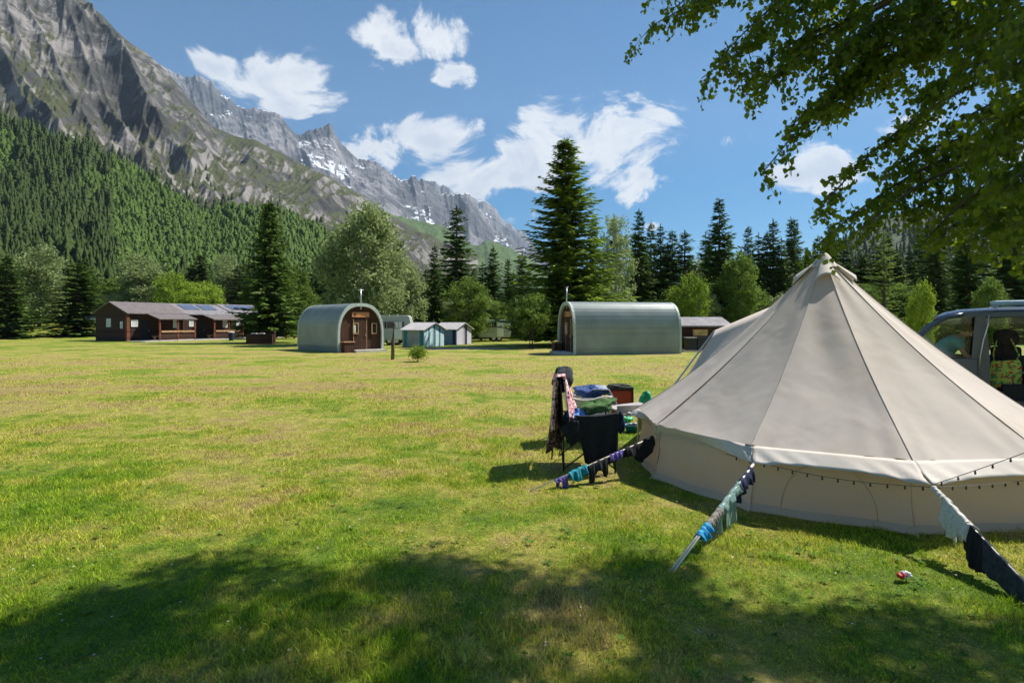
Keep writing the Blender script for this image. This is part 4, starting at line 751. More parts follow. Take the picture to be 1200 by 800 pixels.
def make_car(label, loc, rz, paint):
    t = thing('parked_car', label, 'car', loc, rz); 
    P = [(0, .35), (.05, .72), (.25, .85), (1.15, .98), (4.0, .98), (4.12, .8), (4.15, .35)]; MB().prism(P, -.85, .85).build('body', paint, t, bevel=.05)
    b = MB(); b.add([(1.05, -.8, .97), (3.95, -.8, .97), (3.95, .8, .97), (1.05, .8, .97), (1.75, -.66, 1.52), (3.35, -.66, 1.54), (3.35, .66, 1.54), (1.75, .66, 1.52)], [(0, 1, 5, 4), (1, 2, 6, 5), (2, 3, 7, 6), (3, 0, 4, 7), (4, 5, 6, 7), (3, 2, 1, 0)]); b.build('windows', M['pane'], t, bevel=.03)
    MB().box((2.55, 0, 1.555), (1.65, 1.34, .05)).build('roof', paint, t, bevel=.02)
    for x in (.8, 3.35):
        for y in (-.78, .78):
            wo = MB().tube([(x, y - .1, .31), (x, y + .1, .31)], .31, 18).build('wheel', M['rubber'], t); MB().tube([(x, y - .11, .31), (x, y + .11, .31)], .18, 12).build('rim', M['metal'], wo)
    for y in (-.6, .6): MB().box((.04, y, .68), (.06, .3, .14)).build('headlight', M['white'], t)
    return t
def build_campers():
    q = gp(452, 404.5); c = make_caravan('old pale caravan beside the green pod, left of the striped awnings', (q.x - 1.3, q.y + .3, .02), R(4), 3.3, 2.0, 2.3)
    A = gp(520, 405.6); B = gp(498, 406.4)
    def front(pa, pb): a = Vector((pa.x, pa.y)); b = Vector((pb.x, pb.y)); return (a + b) / 2, math.atan2(b.y - a.y, b.x - a.x), (b - a).length
    # fronts look towards the right of the field
    m = gp(509, 406.5); make_awning('grey awning tent with turquoise striped front, between caravan and lilac awning', (m.x, m.y, .02), R(60), 2.0, 2.3, (M['awngrey'], M['awnpale'], M['awnteal'], M['awnroof']))
    m = gp(544, 404.0); make_awning('smaller awning tent with pale lilac front and dark blue stripe', (m.x, m.y, .02), R(60), 2.2, 2.0, (M['awnblue'], M['awnlilac'], M['awnnavy'], M['awnroof']))
    q = at(562, 400, 52); make_caravan('far grey and white camper under the soft green birch', (q.x, q.y, .02), R(8), 2.9, 2.1, 2.0, .1)
    g = gz(-64, 86); make_car('white car far off at the left, beyond the small lone spruce', (-64.8, 86, g), R(5), M['white'])
    q = gp(460, 421.5); t = thing('wooden_post', 'lone dark wooden post on the lawn right of the green pod', 'post', (q.x, q.y, 0)); MB().tube([(0, 0, -.2), (.02, 0, .8), (.07, 0, 1.72)], [.085, .08, .07], 10).build('post', M['bark'], t, smooth=True); t.children[0].name = 'shaft'
    q = gp(490, 424); rng = np.random.default_rng(8); t = thing('sapling', 'tiny bright green sapling on the lawn beside the wooden post', 'shrub', (q.x, q.y, 0))
    n = 1800; cen = rng.normal(0, 1, (n, 3)) * [.17, .17, .13] + [0, 0, .42]; ax = norm(rng.normal(0, 1, (n, 3))); sd = norm(np.cross(ax, rng.normal(0, 1, (n, 3)))); L = rng.uniform(.05, .1, n); V, F = quads_from(cen, ax, sd, L, L * .6); npmesh('foliage', V, F, M['leaf_bright'], t); MB().tube([(0, 0, -.05), (0, 0, .35)], .02, 6).build('stem', M['bark'], t)

# ------------------------------------------------------------------ the canvas tent
TC = Vector((3.785, 6.91)); RW = 2.2; APEX = 2.56
ANG = [R(258.5 - 32.727 * k) for k in range(11)]; SEAMZ = .60
def corner(k, r, z): a = ANG[k % 11]; return Vector((TC.x + r * math.cos(a), TC.y + r * math.sin(a), z))
EAVE = []
def build_tent():
    t = thing('bell_tent', 'large cream canvas bell tent with guy ropes used as washing lines', 'tent', (TC.x, TC.y, 0)); o3 = Vector((TC.x, TC.y, 0))
    def loc(v): v = Vector(v); return v - o3
    ev = [corner(k, 2.385, .47) for k in range(11)]; ev[0] = Vector((3.285, 4.45, .476)); ev[1] = Vector((2.18, 5.14, .474)); ev[2] = Vector((1.66, 6.55, .454)); ev[3] = corner(3, 2.36, .52); EAVE.extend(ev)
    apex = Vector((TC.x, TC.y, APEX)); nt = 36; nu = 22
    def seam(k): return corner(k, RW + .02, SEAMZ)
    for k in range(11):
        a, b_ = seam(k), seam(k + 1); ea, eb = ev[k], ev[(k + 1) % 11]; rng = random.Random(k)
        ph = [rng.uniform(0, 6.28) for _ in range(6)]
        def roof(u, v, a=a, b_=b_, ph=ph):
            base = a.lerp(b_, u); tt = .045 + .955 * v; p = apex.lerp(base, tt); sag = -.12 * math.sin(PI * tt) ** .9 - .05 * math.sin(PI * u) * math.sin(PI * min(1, tt)) * tt
            # soft creases that run in from the corners
            e = math.exp(-((1 - tt) / .16)); cr = .016 * e * math.sin(u * 34 + ph[0] + 6 * (1 - tt)) * (abs(u - .5) * 2) ** 1.5
            lon = .007 * math.sin(u * 9 + ph[1] + 2 * tt) * math.sin(PI * tt) + .009 * math.sin(tt * 11 + ph[2] + u * 5) * math.sin(PI * u)
            return loc(p + Vector((0, 0, sag + cr + lon)))
        MB().sheet(roof, nu, nt).build('roof_panel', M['canvas'], t, smooth=True)
        def flap(u, v, a=a, b_=b_, ea=ea, eb=eb, ph=ph):
            tp = a.lerp(b_, u); bt = ea.lerp(eb, u); s_ = math.sin(PI * u); inw = (Vector((TC.x, TC.y, 0)) - Vector((bt.x, bt.y, 0))).normalized(); bt = bt + inw * .07 * s_ + Vector((0, 0, .022 * s_)); tp = tp + Vector((0, 0, -.05 * math.sin(PI * u) * 0)); p = tp.lerp(bt, v)
            w = .010 * math.sin(u * 40 + ph[3] + v * 5) * (abs(u - .5) * 2) ** 1.2 * math.sin(PI * v * .5) + .004 * math.sin(u * 14 + ph[4]) * v
            return loc(p + Vector((0, 0, w + .002)) - inw * w)
        MB().sheet(flap, 40, 6).build('eave_flap', M['canvas_trim'], t, smooth=True, solid=.004)
        def wall(u, v, a=a, b_=b_, ph=ph):
            A = corner(k, RW, 0); B = corner(k + 1, RW, 0); q = A.lerp(B, u); out = (Vector((q.x, q.y, 0)) - Vector((TC.x, TC.y, 0))).normalized(); z = (SEAMZ - .02) * (1 - v) + .045 * v
            bl = .030 * math.sin(PI * u) * math.sin(PI * min(1, v * 1.1)) + .014 * math.sin(u * 11 + ph[1] + v * 3) * v + .005 * math.sin(v * 13 + u * 7 + ph[5]) + .05 * (v ** 2)
            return loc(q + out * (bl - .03) + Vector((0, 0, z)))
        wo = MB().sheet(wall, 30, 14).build('wall_panel', M['canvas_wall'], t, smooth=True)
        def mud(u, v): 
            q = Vector(wall(u, 1)); d = Vector((q.x, q.y, 0)).normalized(); return q + d * (.005 + .035 * v) + Vector((0, 0, .018 * (1 - v) - .05 * v))
        MB().sheet(mud, 30, 2).build('mud_flap', M['canvas_wall'], t, smooth=True)
        # arched pocket window outline stitched on the wall, every third panel
        if k in (0, 3, 6, 9):
            ar = MB(); pts = []
            for q in range(25):
                a_ = PI * q / 24; pts.append(Vector(wall(.5 + .30 * math.cos(a_), 1 - (.02 + .86 * math.sin(a_)) * 1)) + Vector((math.cos((ANG[k] + ANG[(k + 1) % 11]) / 2), math.sin((ANG[k] + ANG[(k + 1) % 11]) / 2), 0)) * .006)
            ar.tube(pts, .0032, 5); ar.build('window_stitching', M['canvas_wall'], t, smooth=True)
        # seam tape on the roof, wall seam
        sp = [Vector(roof(0, v / nt)) + Vector((0, 0, .003)) for v in range(nt + 1)] + [loc(ea) + Vector((0, 0, .004))]
        MB().tube(sp, .0034, 5).build('roof_seam', M['seam'], t, smooth=True)
        ws = [Vector(wall(0, v / 8)) for v in range(9)]; MB().tube(ws, .0042, 5).build('wall_seam', M['canvas_wall'], t, smooth=True)
        base = corner(k, RW + .02, .05); peg = corner(k, RW + .13, -.02); ptb = MB(); ptb.tube([loc(base), loc(peg)], .006, 5); ptb.build('peg_loop', M['rope'], t)
    # apex cap and vents
    MB().lathe((0, 0, APEX - .14), [(.155, 0), (.10, .085), (.055, .15), (.03, .175), (0, .18)], 22).build('apex_cap', M['canvas_trim'], t, smooth=True)
    for a0 in (248, 158, 68, 338):
        a = R(a0); d = Vector((math.cos(a), math.sin(a), 0)); s_ = Vector((-math.sin(a), math.cos(a), 0))
        slope = (APEX - SEAMZ) / (RW + .02)
        def hood(u, v):
            r = .06 + .27 * v; z = APEX - r * slope - .10 * math.sin(PI * r / RW); ww = (.035 + .095 * v); x = (u - .5) * 2; return d * r + s_ * ww * x + Vector((0, 0, z + .012 + .08 * v * (1 - x * x)))
        MB().sheet(hood, 12, 8).build('vent_hood', M['canvas_trim'], t, smooth=True, solid=.006)
    MB().tube([(0, 0, 0), (0, 0, APEX - .02)], .02, 8).build('centre_pole', M['metal'], t)
    gs = MB(); gs.add([loc(corner(k, RW - .06, .02)) for k in range(11)], [tuple(range(10, -1, -1))]); gs.build('groundsheet', M['mudflap'], t)
    # A-frame porch on the far side
    tip = Vector((3.20, 8.98, 1.63)); up = Vector((3.62, 7.42, 2.06)); fl, fr_ = Vector((2.0, 8.95, .03)), Vector((3.98, 9.12, .03)); bl = corner(4, 2.25, .5); br = corner(5, 2.3, .5)
    MB().add([loc(v) for v in (up, tip, fl, corner(3, 2.25, .55))], [(0, 1, 2, 3)]) if False else None
    for sgn, foot, hold in ((-1, fl, corner(3, 2.22, .58)), (1, fr_, corner(5, 2.22, .58))):
        def side(u, v, foot=foot, hold=hold):
            p = up.lerp(tip, u); q = hold.lerp(foot, u); r = p.lerp(q, v); return loc(r + Vector((0, 0, -.16 * math.sin(PI * v) * (1 - .2 * u))))
        MB().sheet(side, 10, 14).build('porch_panel', M['canvas'], t, smooth=True, solid=.004)
    MB().tube([loc(tip), loc(fl)], .014, 6).build('porch_pole', M['metal'], t); MB().tube([loc(tip), loc(fr_)], .014, 6).build('porch_pole', M['metal'], t)
    # guy ropes with pegs
    pegs = {0: Vector((3.187, 3.27, 0)), 1: Vector((1.12, 4.0, 0)), 2: Vector((.194, 5.89, 0)), 3: Vector((.41, 8.46, 0))}
    for k in range(11):
        p = pegs.get(k) or corner(k, 3.6, 0)
        rp = MB(); nrm = Vector((ev[k].y - p.y, p.x - ev[k].x, 0)).normalized() * (.011 if k in (1,) else .0)
        if k == 1:
            rp.tube([loc(ev[k] + nrm * .2), loc(p + nrm)], .008, 6); rp.tube([loc(ev[k] - nrm * .2), loc(p - nrm)], .008, 6)
        else: rp.tube([loc(ev[k]), loc(p + Vector((0, 0, .01)))], (.0065 if k < 4 else .005), 6)
        ro = rp.build('guy_rope', M['lightrope'], t, smooth=True); d = (Vector((p.x, p.y, 0)) - Vector((ev[k].x, ev[k].y, 0))).normalized()
        MB().tube([loc(p + d * .03 + Vector((0, 0, -.08))), loc(p - d * .005 + Vector((0, 0, .025)))], .006, 6).build('peg', M['metal'], ro)
        if k in (1, 2): MB().lathe(loc(ev[k]) + Vector((-.01, -.01, -.012)), [(0, .016), (.012, .012), (.016, 0), (.012, -.012), (0, -.016)], 10).build('toggle', M['cream'], ro, smooth=True)
    return t
def fairy_lights():
    ev = EAVE; o = Vector((3.285, 4.45, 0)); t = thing('fairy_lights', 'string of small fairy light bulbs under the front eave of the tent', 'string lights', o); w = MB(); bulbs = []
    def run(a, b_, sag, n, tw=1):
        pts = []
        for i in range(25):
            f = i / 24; p = a.lerp(b_, f) + Vector((0, 0, -sag * math.sin(PI * f))); pts.append(p - o)
        w.tube(pts, .0028, 4)
        for i in range(n):
            f = (i + .5) / n; p = a.lerp(b_, f) + Vector((0, 0, -sag * math.sin(PI * f))) - o; bulbs.append(p)
    inn = lambda k, d, z: Vector((ev[k].x, ev[k].y, 0)) + (Vector((TC.x, TC.y, 0)) - Vector((ev[k].x, ev[k].y, 0))).normalized() * d + Vector((0, 0, z))
    run(inn(1, .10, .475), ev[0] + Vector((0, 0, -.01)), .045, 11); run(ev[0] + Vector((0, 0, -.01)), inn(10, .10, .47), .02, 10); run(inn(2, .10, .47), inn(1, .10, .475), .02, 8)
    run(ev[0] + Vector((.01, 0, .01)), Vector((5.15, 3.2, 2.15)), .12, 22)
    w.build('wire', M['cord'], t)
    for p in bulbs: MB().lathe(p, [(0, 0), (.006, -.003), (.006, -.012), (.009, -.020), (.005, -.031), (0, -.033)], 8).build('bulb', M['bulb'], t)

# ------------------------------------------------------------------ washing
def drape(name, label, cat, a, b_, front, back, m, fold=.012, nf=5, group=None, splay=.03, seed=0, solid=.004, nu=44, nv=12, parts=None, up=.012):
    """cloth thrown over the rope from a to b_; front(u) and back(u) are the hanging lengths on the two sides"""
    a = Vector(a); b_ = Vector(b_); d = (b_ - a).normalized(); side = Vector((d.y, -d.x, 0)).normalized(); o = Vector((a.x, a.y, 0)); rr = random.Random(seed); p1, p2, p3 = [rr.uniform(0, 6.28) for _ in range(3)]
    def f(u, v):
        p = a.lerp(b_, u); s_ = (v - .5) * 2; ln = (front if s_ < 0 else back)(u); k = abs(s_); dn = ln * k; th = math.exp(-k * ln / .03)
        wv = fold * k * (math.sin(u * 6.28 * nf + p1 + k * 1.2) + .5 * math.sin(u * 6.28 * nf * 2.3 + p2)) ; sg = -1 if s_ < 0 else 1
        return p + Vector((0, 0, up - dn - .004 * math.sin(u * 20 + p3))) + side * sg * (.010 + splay * math.sin(min(1, k * 1.3) * PI / 2) * .5) + side * wv + d * (.012 * k * math.sin(p3 + 7 * u)) - o
    t = MB().sheet(f, nu, nv * 2).build(name, m, None, smooth=True, solid=solid); t.location = o; return tag(t, label, cat, group)
def blob_cloth(name, label, cat, c, size, m, seed=0, n=18, group=None, rz=0, rough=.25, parent=None, flat=0):
    rr = random.Random(seed); ph = [rr.uniform(0, 6.28) for _ in range(8)]; mb = MB()
    def f(u, v):
        a = 2 * PI * u; b = -PI / 2 + PI * v; r = 1 + rough * (math.sin(3 * a + ph[0] + 2 * b) * .5 + math.sin(5 * b + ph[1] + a) * .35 + math.sin(7 * a + ph[2] - 4 * b) * .3 + .2 * math.sin(12 * a + 6 * b + ph[3]))
        cb = math.copysign(abs(math.cos(b)) ** .8, math.cos(b)); x = cb * math.cos(a) * r; y = cb * math.sin(a) * r; z = math.sin(b) * (r if math.sin(b) > 0 or not flat else .3)
        v_ = Vector((x * size[0] / 2, y * size[1] / 2, z * size[2] / 2)); v_.rotate(Matrix.Rotation(rz, 3, 'Z')); return v_
    o = mb.sheet(f, n * 2, n).build(name, m, parent, smooth=True); o.location = c
    return tag(o, label, cat, group) if label else o
def build_washing():
    G = 'washing hung on the tent guy ropes'; pg = {0: Vector((3.187, 3.27, 0)), 1: Vector((1.12, 4.0, 0)), 2: Vector((.194, 5.89, 0))}
    def on(k, f): return EAVE[k].lerp(pg[k], f)
    # left rope
    const = lambda x: (lambda u: x); 
    drape('leggings', 'black leggings at the tent end of the left guy rope', 'leggings', on(2, .03), on(2, .27), lambda u: .10 + .12 * math.sin(PI * min(1, u * 1.2)), lambda u: .08 + .05 * u, M['blackcloth'], .01, 3, G, .05, 1)
    drape('sock', 'purple patterned sock in the middle of the left guy rope', 'sock', on(2, .29), on(2, .40), lambda u: .05 + .03 * math.sin(PI * u), const(.04), M['purple'], .015, 3, G, .05, 2)
    drape('black_shirt', 'crumpled black shirt on the left guy rope beside the turquoise bikini top', 'shirt', on(2, .42), on(2, .57), lambda u: .15 + .05 * math.sin(u * 9), lambda u: .10 + .03 * math.cos(u * 7), M['blackcloth'], .016, 3, G, .06, 3)
    drape('bikini', 'turquoise ruffled bikini top on the left guy rope', 'bikini top', on(2, .58), on(2, .72), lambda u: .05 + .07 * math.sin(PI * u), lambda u: .05 + .05 * math.sin(PI * u), M['teal'], .028, 2.6, G, .05, 4, .005, up=.025)
    drape('sock', 'dark purple sock nearest the peg on the left guy rope', 'sock', on(2, .74), on(2, .83), lambda u: .03 + .13 * (u < .45), lambda u: .02 + .10 * (.3 < u < .7), M['purple'], .012, 2, G, .05, 5)
    # middle rope
    drape('vest', 'navy vest bunched under the tent corner on the middle guy rope', 'vest', on(1, .04), on(1, .24), lambda u: .06 + .08 * (1 - u), lambda u: .13 + .10 * math.sin(u * 3), M['navy'], .014, 3, G, .04, 6)
    def legs(u): return .42 if u > .66 else (.27 if u < .3 else .13 + .1 * abs(u - .5))
    drape('knitted_trousers', 'pale mint knitted trousers with long legs hanging from the middle guy rope', 'trousers', on(1, .22), on(1, .48), lambda u: .07, lambda u: .34 - .09 * u if (u < .5 or u > .74) else .15, M['mint'], .012, 3, G, .03, 7, .006)
    fr = random.Random(5); strand = [fr.uniform(.05, .22) for _ in range(24)]
    drape('fringed_scarf', 'beige fringed knitted scarf above the blue bikini on the middle guy rope', 'scarf', on(1, .46), on(1, .63), lambda u: .05, lambda u: .09 + (.10 + .25 * strand[int(u * 15)]) * (1 if int(u * 26) % 2 else .05) - .03 * u, M['beigeknit'], .008, 6, G, .03, 8, .006, nu=104)
    drape('bikini_bottoms', 'bright blue bikini bottoms low on the middle guy rope', 'bikini bottoms', on(1, .62), on(1, .72), lambda u: .04 + .04 * math.sin(PI * u), lambda u: .06 + .05 * math.sin(PI * u), M['cyan'], .022, 2.3, G, .05, 9, .005, up=.02)
    # right rope
    drape('blouse', 'white lace blouse with hanging frills at the tent end of the right guy rope', 'blouse', on(0, .12), on(0, .36), lambda u: .05, lambda u: .13 + .10 * math.sin(PI * min(1, u * 1.3)) + .035 * math.sin(u * 26) * u, M['lace'], .02, 4, G, .05, 10)
    for a_, b_ in ((.02, .12),):
        drape('white_sock', 'thin white sock knotted where the right guy rope meets the tent', 'sock', on(0, a_), on(0, b_), lambda u: .02, lambda u: .025, M['lace'], .006, 2, G, .02, 14)
    drape('black_trousers', 'black trousers between the white lace blouse and the grey towel', 'trousers', on(0, .33), on(0, .50), lambda u: .07, lambda u: .20 + .06 * math.sin(PI * u), M['blackcloth'], .012, 2, G, .05, 11)
    drape('grey_towel', 'large charcoal grey towel on the right guy rope', 'towel', on(0, .47), on(0, .87), lambda u: .10, lambda u: .19 - .07 * u, M['charcoal'], .008, 3, G, .05, 12, .008)
    q = on(0, .92); drape('magenta_cloth', 'magenta cloth at the lower end of the right guy rope', 'cloth', on(0, .88), on(0, .97), lambda u: .04, lambda u: .05, M['magenta'], .01, 2, G, .04, 13)

# ------------------------------------------------------------------ camp furniture
def build_furniture():
    # black folding camp chair, back to the left, seat towards the right
    c = Vector((.90, 6.95, 0)); t = thing('camp_chair', 'black folding camp chair heaped with clothes beside the tent', 'camp chair', c, 0)
    def tb(name, pts, r=.011): return MB().tube(pts, r, 7).build(name, M['blackmetal'], t, smooth=True)
    X0, X1, Y0, Y1 = -.30, .30, -.33, .33
    tb('leg', [(X0, Y0, 0), (X0 + .0, Y0, .64)]); tb('leg', [(X0 - .09, Y1, 0), (X0 - .02, Y1, 1.16)]); tb('leg', [(X1, Y0, 0), (X1, Y0, .64)]); tb('leg', [(X1, Y1, 0), (X1, Y1, .64)])
    for p in (((X0, Y0, .05), (X1, Y0, .5)), ((X0, Y0, .5), (X1, Y0, .05)), ((X0, Y1, .05), (X1, Y1, .5)), ((X0, Y0, .04), (X0, Y1, .5)), ((X0, Y1, .04), (X0, Y0, .5)), ((X1, Y0, .04), (X1, Y1, .5))): tb('brace', list(p), .009)
    tb('back_post', [(X0, Y0, .5), (X0 - .04, Y0, 1.12)]); 
    MB().sheet(lambda u, v: Vector((X0 + (X1 - X0) * u, Y0 + (Y1 - Y0) * v, .50 - .09 * math.sin(PI * u) * math.sin(PI * v))), 10, 10).build('seat', M['blackcloth'], t, smooth=True, solid=.01)
    MB().sheet(lambda u, v: Vector((X0 - .04 * u - .03 * math.sin(PI * v), Y0 + (Y1 - Y0) * v, .52 + .60 * u)), 8, 10).build('backrest', M['blackcloth'], t, smooth=True, solid=.012)
    for yy in (Y0, Y1): MB().sheet(lambda u, v, yy=yy: Vector((X0 - .02 + (X1 - X0 + .06) * u, yy - .045 + .09 * v, .655 - .03 + .03 * u - .03 * math.sin(PI * u))), 8, 3).build('armrest', M['blackcloth'], t, smooth=True, solid=.012)
    G = 'clothes drying on the camp chair'
    def hang(name, label, cat, fn, m, solid=.006, nu=26, nv=30):
        o = MB().sheet(fn, nu, nv).build(name, m, None, smooth=True, solid=solid); o.location = c; return tag(o, label, cat, G)
    # black towel over the near arm, hanging to the outside
    def blk(u, v):
        x = X0 + .14 + (X1 - X0 - .11) * u; k = v * 1.25 - .25
        if k < 0: return Vector((x, Y0 + .05 - .3 * k, .66 + .35 * k + .02 + .03 * u - .02 * math.sin(PI * u)))
        return Vector((x + (.13 * (1 - u) - .03) * k, Y0 - .075 - .018 * math.sin(u * 15 + 3 * k) * k - .012 * math.sin(u * 31 + 2) * k, .68 + .03 * u - .02 * math.sin(PI * u) - (.54 + .05 * u + .03 * math.sin(u * 5)) * k))
    hang('black_towel', 'plain black towel hanging over the near arm of the camp chair', 'towel', blk, M['blackcloth'], .008)
    # pink patterned scarf over the back
    def pk(u, v):
        k = (v - .42) * 2; y = Y0 - .03 + .34 * u; ln = .62 if k > 0 else .78; kk = abs(k)
        return Vector((X0 - .03 + (.045 + .15 * kk if k > 0 else -.05 - .02 * kk) + (u - .5) * .10 * (.4 + kk) + .018 * math.sin(u * 22 + v * 5), y - .05 * kk, 1.15 - ln * kk + .02 * math.sin(u * 9)))
    hang('pink_scarf', 'pink and white patterned scarf over the back of the camp chair', 'scarf', pk, M['pinkcloth'])
    def br(u, v): return Vector((X0 - .06 - .03 * v + (u - .5) * (.06 + .16 * v) + .03 * math.sin(u * 15 + v * 3), Y0 - .04 + .36 * u, 1.10 - .82 * v - .05 * math.sin(u * 11)))
    hang('brown_shawl', 'brown speckled shawl hanging long down the outer back of the camp chair', 'shawl', br, M['brownscarf'])
    def jk(u, v):
        k = (v - .5) * 2; kk = abs(k); return Vector((X0 - .11 + .115 * (1 if k > 0 else -1) * min(1, kk * 2.2) + .035 * kk * (k > 0) + .02 * math.sin(u * 13), -.10 + .46 * u, 1.20 - (.34 if k > 0 else .22) * kk ** 1.1 + .02 * math.sin(u * 14 + 3 * v)))
    jo = blob_cloth('black_jacket', 'black jacket bunched over the top corner of the camp chair', 'jacket', c + Vector((X0 + .02, .02, 1.06)), (.24, .36, .30), M['charcoal'], 30, 22, G, rough=.16); jo.rotation_euler = (0, R(28), 0)
    o = blob_cloth('green_towel', 'rolled moss green towel lying on the arms of the camp chair', 'towel', c + Vector((.10, -.05, .73)), (.52, .30, .14), M['greencloth'], 31, 24, G, rough=.22); o.rotation_euler = (0, R(-13), R(10))
    blob_cloth('blue_shirt', 'light blue shirt crumpled in the seat of the camp chair under the green towel', 'shirt', c + Vector((-.14, -.14, .60)), (.30, .30, .22), M['bluecloth'], 32, 20, G)
    o = blob_cloth('dark_gloves', 'dark cloth bundle hanging below the near armrest of the camp chair', 'cloth', c + Vector((-.2, -.40, .50)), (.20, .12, .24), M['blackcloth'], 33, 20, G, rough=.4)
    blob_cloth('navy_sock', 'navy sock hanging from the front corner of the camp chair', 'sock', c + Vector((.37, -.30, .58)), (.09, .07, .22), M['navy'], 34, 14, G)
    # white plastic armchair behind
    c2 = Vector((1.12, 8.35, 0)); t = thing('plastic_chair', 'cream plastic garden armchair behind the camp chair', 'garden chair', c2, R(4)); m = M['cream']
    for x in (-.24, .24):
        for y in (-.24, .24): MB().tube([(x * 1.12, y * 1.12, 0), (x, y, .42)], [.02, .026], 8).build('leg', m, t, smooth=True)
    MB().sheet(lambda u, v: Vector((-.27 + .54 * u, -.26 + .52 * v, .43 - .02 * math.sin(PI * u) * math.sin(PI * v))), 8, 8).build('seat', m, t, smooth=True, solid=.015)
    MB().sheet(lambda u, v: Vector((-.27 - .10 * u - .03 * math.sin(PI * v), -.25 + .50 * v, .44 + .42 * u)), 8, 8).build('backrest', m, t, smooth=True, solid=.015)
    for yy in (-.28, .28):
        ar = MB(); ar.sheet(lambda u, v, yy=yy: Vector((-.34 + .62 * u, yy - .03 + .06 * v, .70 - .05 * math.sin(PI * min(1, u * 1.3)))), 10, 3); ar.build('armrest', m, t, smooth=True, solid=.02)
        MB().tube([(.26, yy, .68), (.27, yy * .9, .42)], .02, 8).build('arm_support', m, t, smooth=True); MB().box((-.12, yy, .56), (.30, .012, .24)).build('side_panel', m, t)
    G2 = 'clothes on the plastic armchair'
    o = blob_cloth('jeans', 'blue jeans lying over the cream plastic armchair', 'jeans', c2 + Vector((.02, .02, .74)), (.46, .5, .16), M['jeans'], 41, 22, G2, rough=.3)
    o = MB().sheet(lambda u, v: Vector((.02 + .40 * v + .02 * math.sin(9 * u), -.24 + .5 * u, .80 - .02 * math.sin(u * 8) - (.30 * max(0, v - .6) / .4 if v > .6 else 0))), 20, 20).build('grey_shirt', M['greycloth'], None, smooth=True, solid=.015); o.location = c2; tag(o, 'grey-blue printed shirt hanging off the front of the plastic armchair', 'shirt', G2)
    # side table, red box on a crate
    c3 = Vector((1.62, 7.95, 0)); t = thing('side_table', 'low camping table with pale grey top between chair and tent', 'table', c3, R(12)); MB().box((0, 0, .58), (.50, .34, .025), M4=Matrix.Rotation(R(-5), 3, 'Y')).build('table_top', M['grey'], t, bevel=.004); MB().box((0, -.165, .55), (.46, .012, .14)).build('front_panel', M['grey'], t)
    for x in (-.21, .21):
        for y in (-.13, .13): MB().tube([(x, y, 0), (x, y, .56)], .012, 7).build('leg', M['metal'], t)
    c4 = Vector((2.09, 11.0, 0)); t = thing('cool_box', 'dark red box with black lid standing behind the chairs', 'box', c4, R(-4)); MB().box((0, 0, .23), (.44, .32, .46)).build('body', M['redplastic'], t, bevel=.015); l_ = MB(); l_.box((0, 0, .495), (.48, .36, .06)); l_.build('lid', M['darkgreen'], t, bevel=.02)
    for x in (-.215, .215): MB().box((x, -.02, .24), (.03, .34, .44)).build('corner_strap', M['darkgreen'], t)
    blob_cloth('dark_cloth', 'dark cloth lying rumpled on the lid of the red box', 'cloth', c4 + Vector((-.04, 0, .54)), (.40, .30, .06), M['darkgreen'], 51, 16, rough=.3)
    # blue bowl with things in it, green bits
    q = gp(741, 506); t = thing('washing_up_bowl', 'small blue bowl holding cutlery on the grass by the tent corner', 'bowl', (q.x, q.y, 0)); MB().lathe((0, 0, 0), [(0, .01), (.09, .01), (.135, .11), (.145, .115), (.138, .12), (.128, .11), (.085, .025), (0, .025)], 24).build('bowl', M['bowlblue'], t, smooth=True); t.children[0].name = 'bowl_shell'
    q0 = q; o = blob_cloth('black_cloth', 'black rag inside the small blue bowl', 'rag', (q.x, q.y, .095), (.20, .20, .06), M['blackcloth'], 61, 14)
    for i, (dx, dy) in enumerate(((-.03, 0), (.05, .02))): 
        s_ = MB().lathe((q0.x + dx, q0.y + dy, .13), [(0, .02), (.02, .012), (.025, 0), (0, -.01)], 10).build('egg_cup', M['white'], None, smooth=True); tag(s_, ('left' if i == 0 else 'right') + ' of two little white cups in the blue bowl', 'cup')
    q = gp(733, 495); blob_cloth('green_cloth', 'bright green cloth on the grass behind the blue bowl', 'cloth', (q.x, q.y, .06), (.26, .16, .12), M['emerald'], 62, 16)
    q = at(759, 468, 9.7); blob_cloth('green_bag', 'small bright green bag peeping out behind the tent edge', 'bag', (q.x - .02, q.y, .28), (.26, .2, .56), M['emerald'], 63, 16, rough=.15)
    q = gp(1058, 681); t = thing('snack_wrapper', 'crumpled red and white wrapper lying on the grass', 'litter', (q.x, q.y, .03)); blob_cloth('white_foil', None, None, (.014, 0, .018), (.07, .05, .04), M['white'], 64, 14, parent=t, rough=.4); blob_cloth('red_foil', None, None, (-.014, -.006, .014), (.055, .05, .036), M['redpaper'], 65, 14, parent=t, rough=.4)

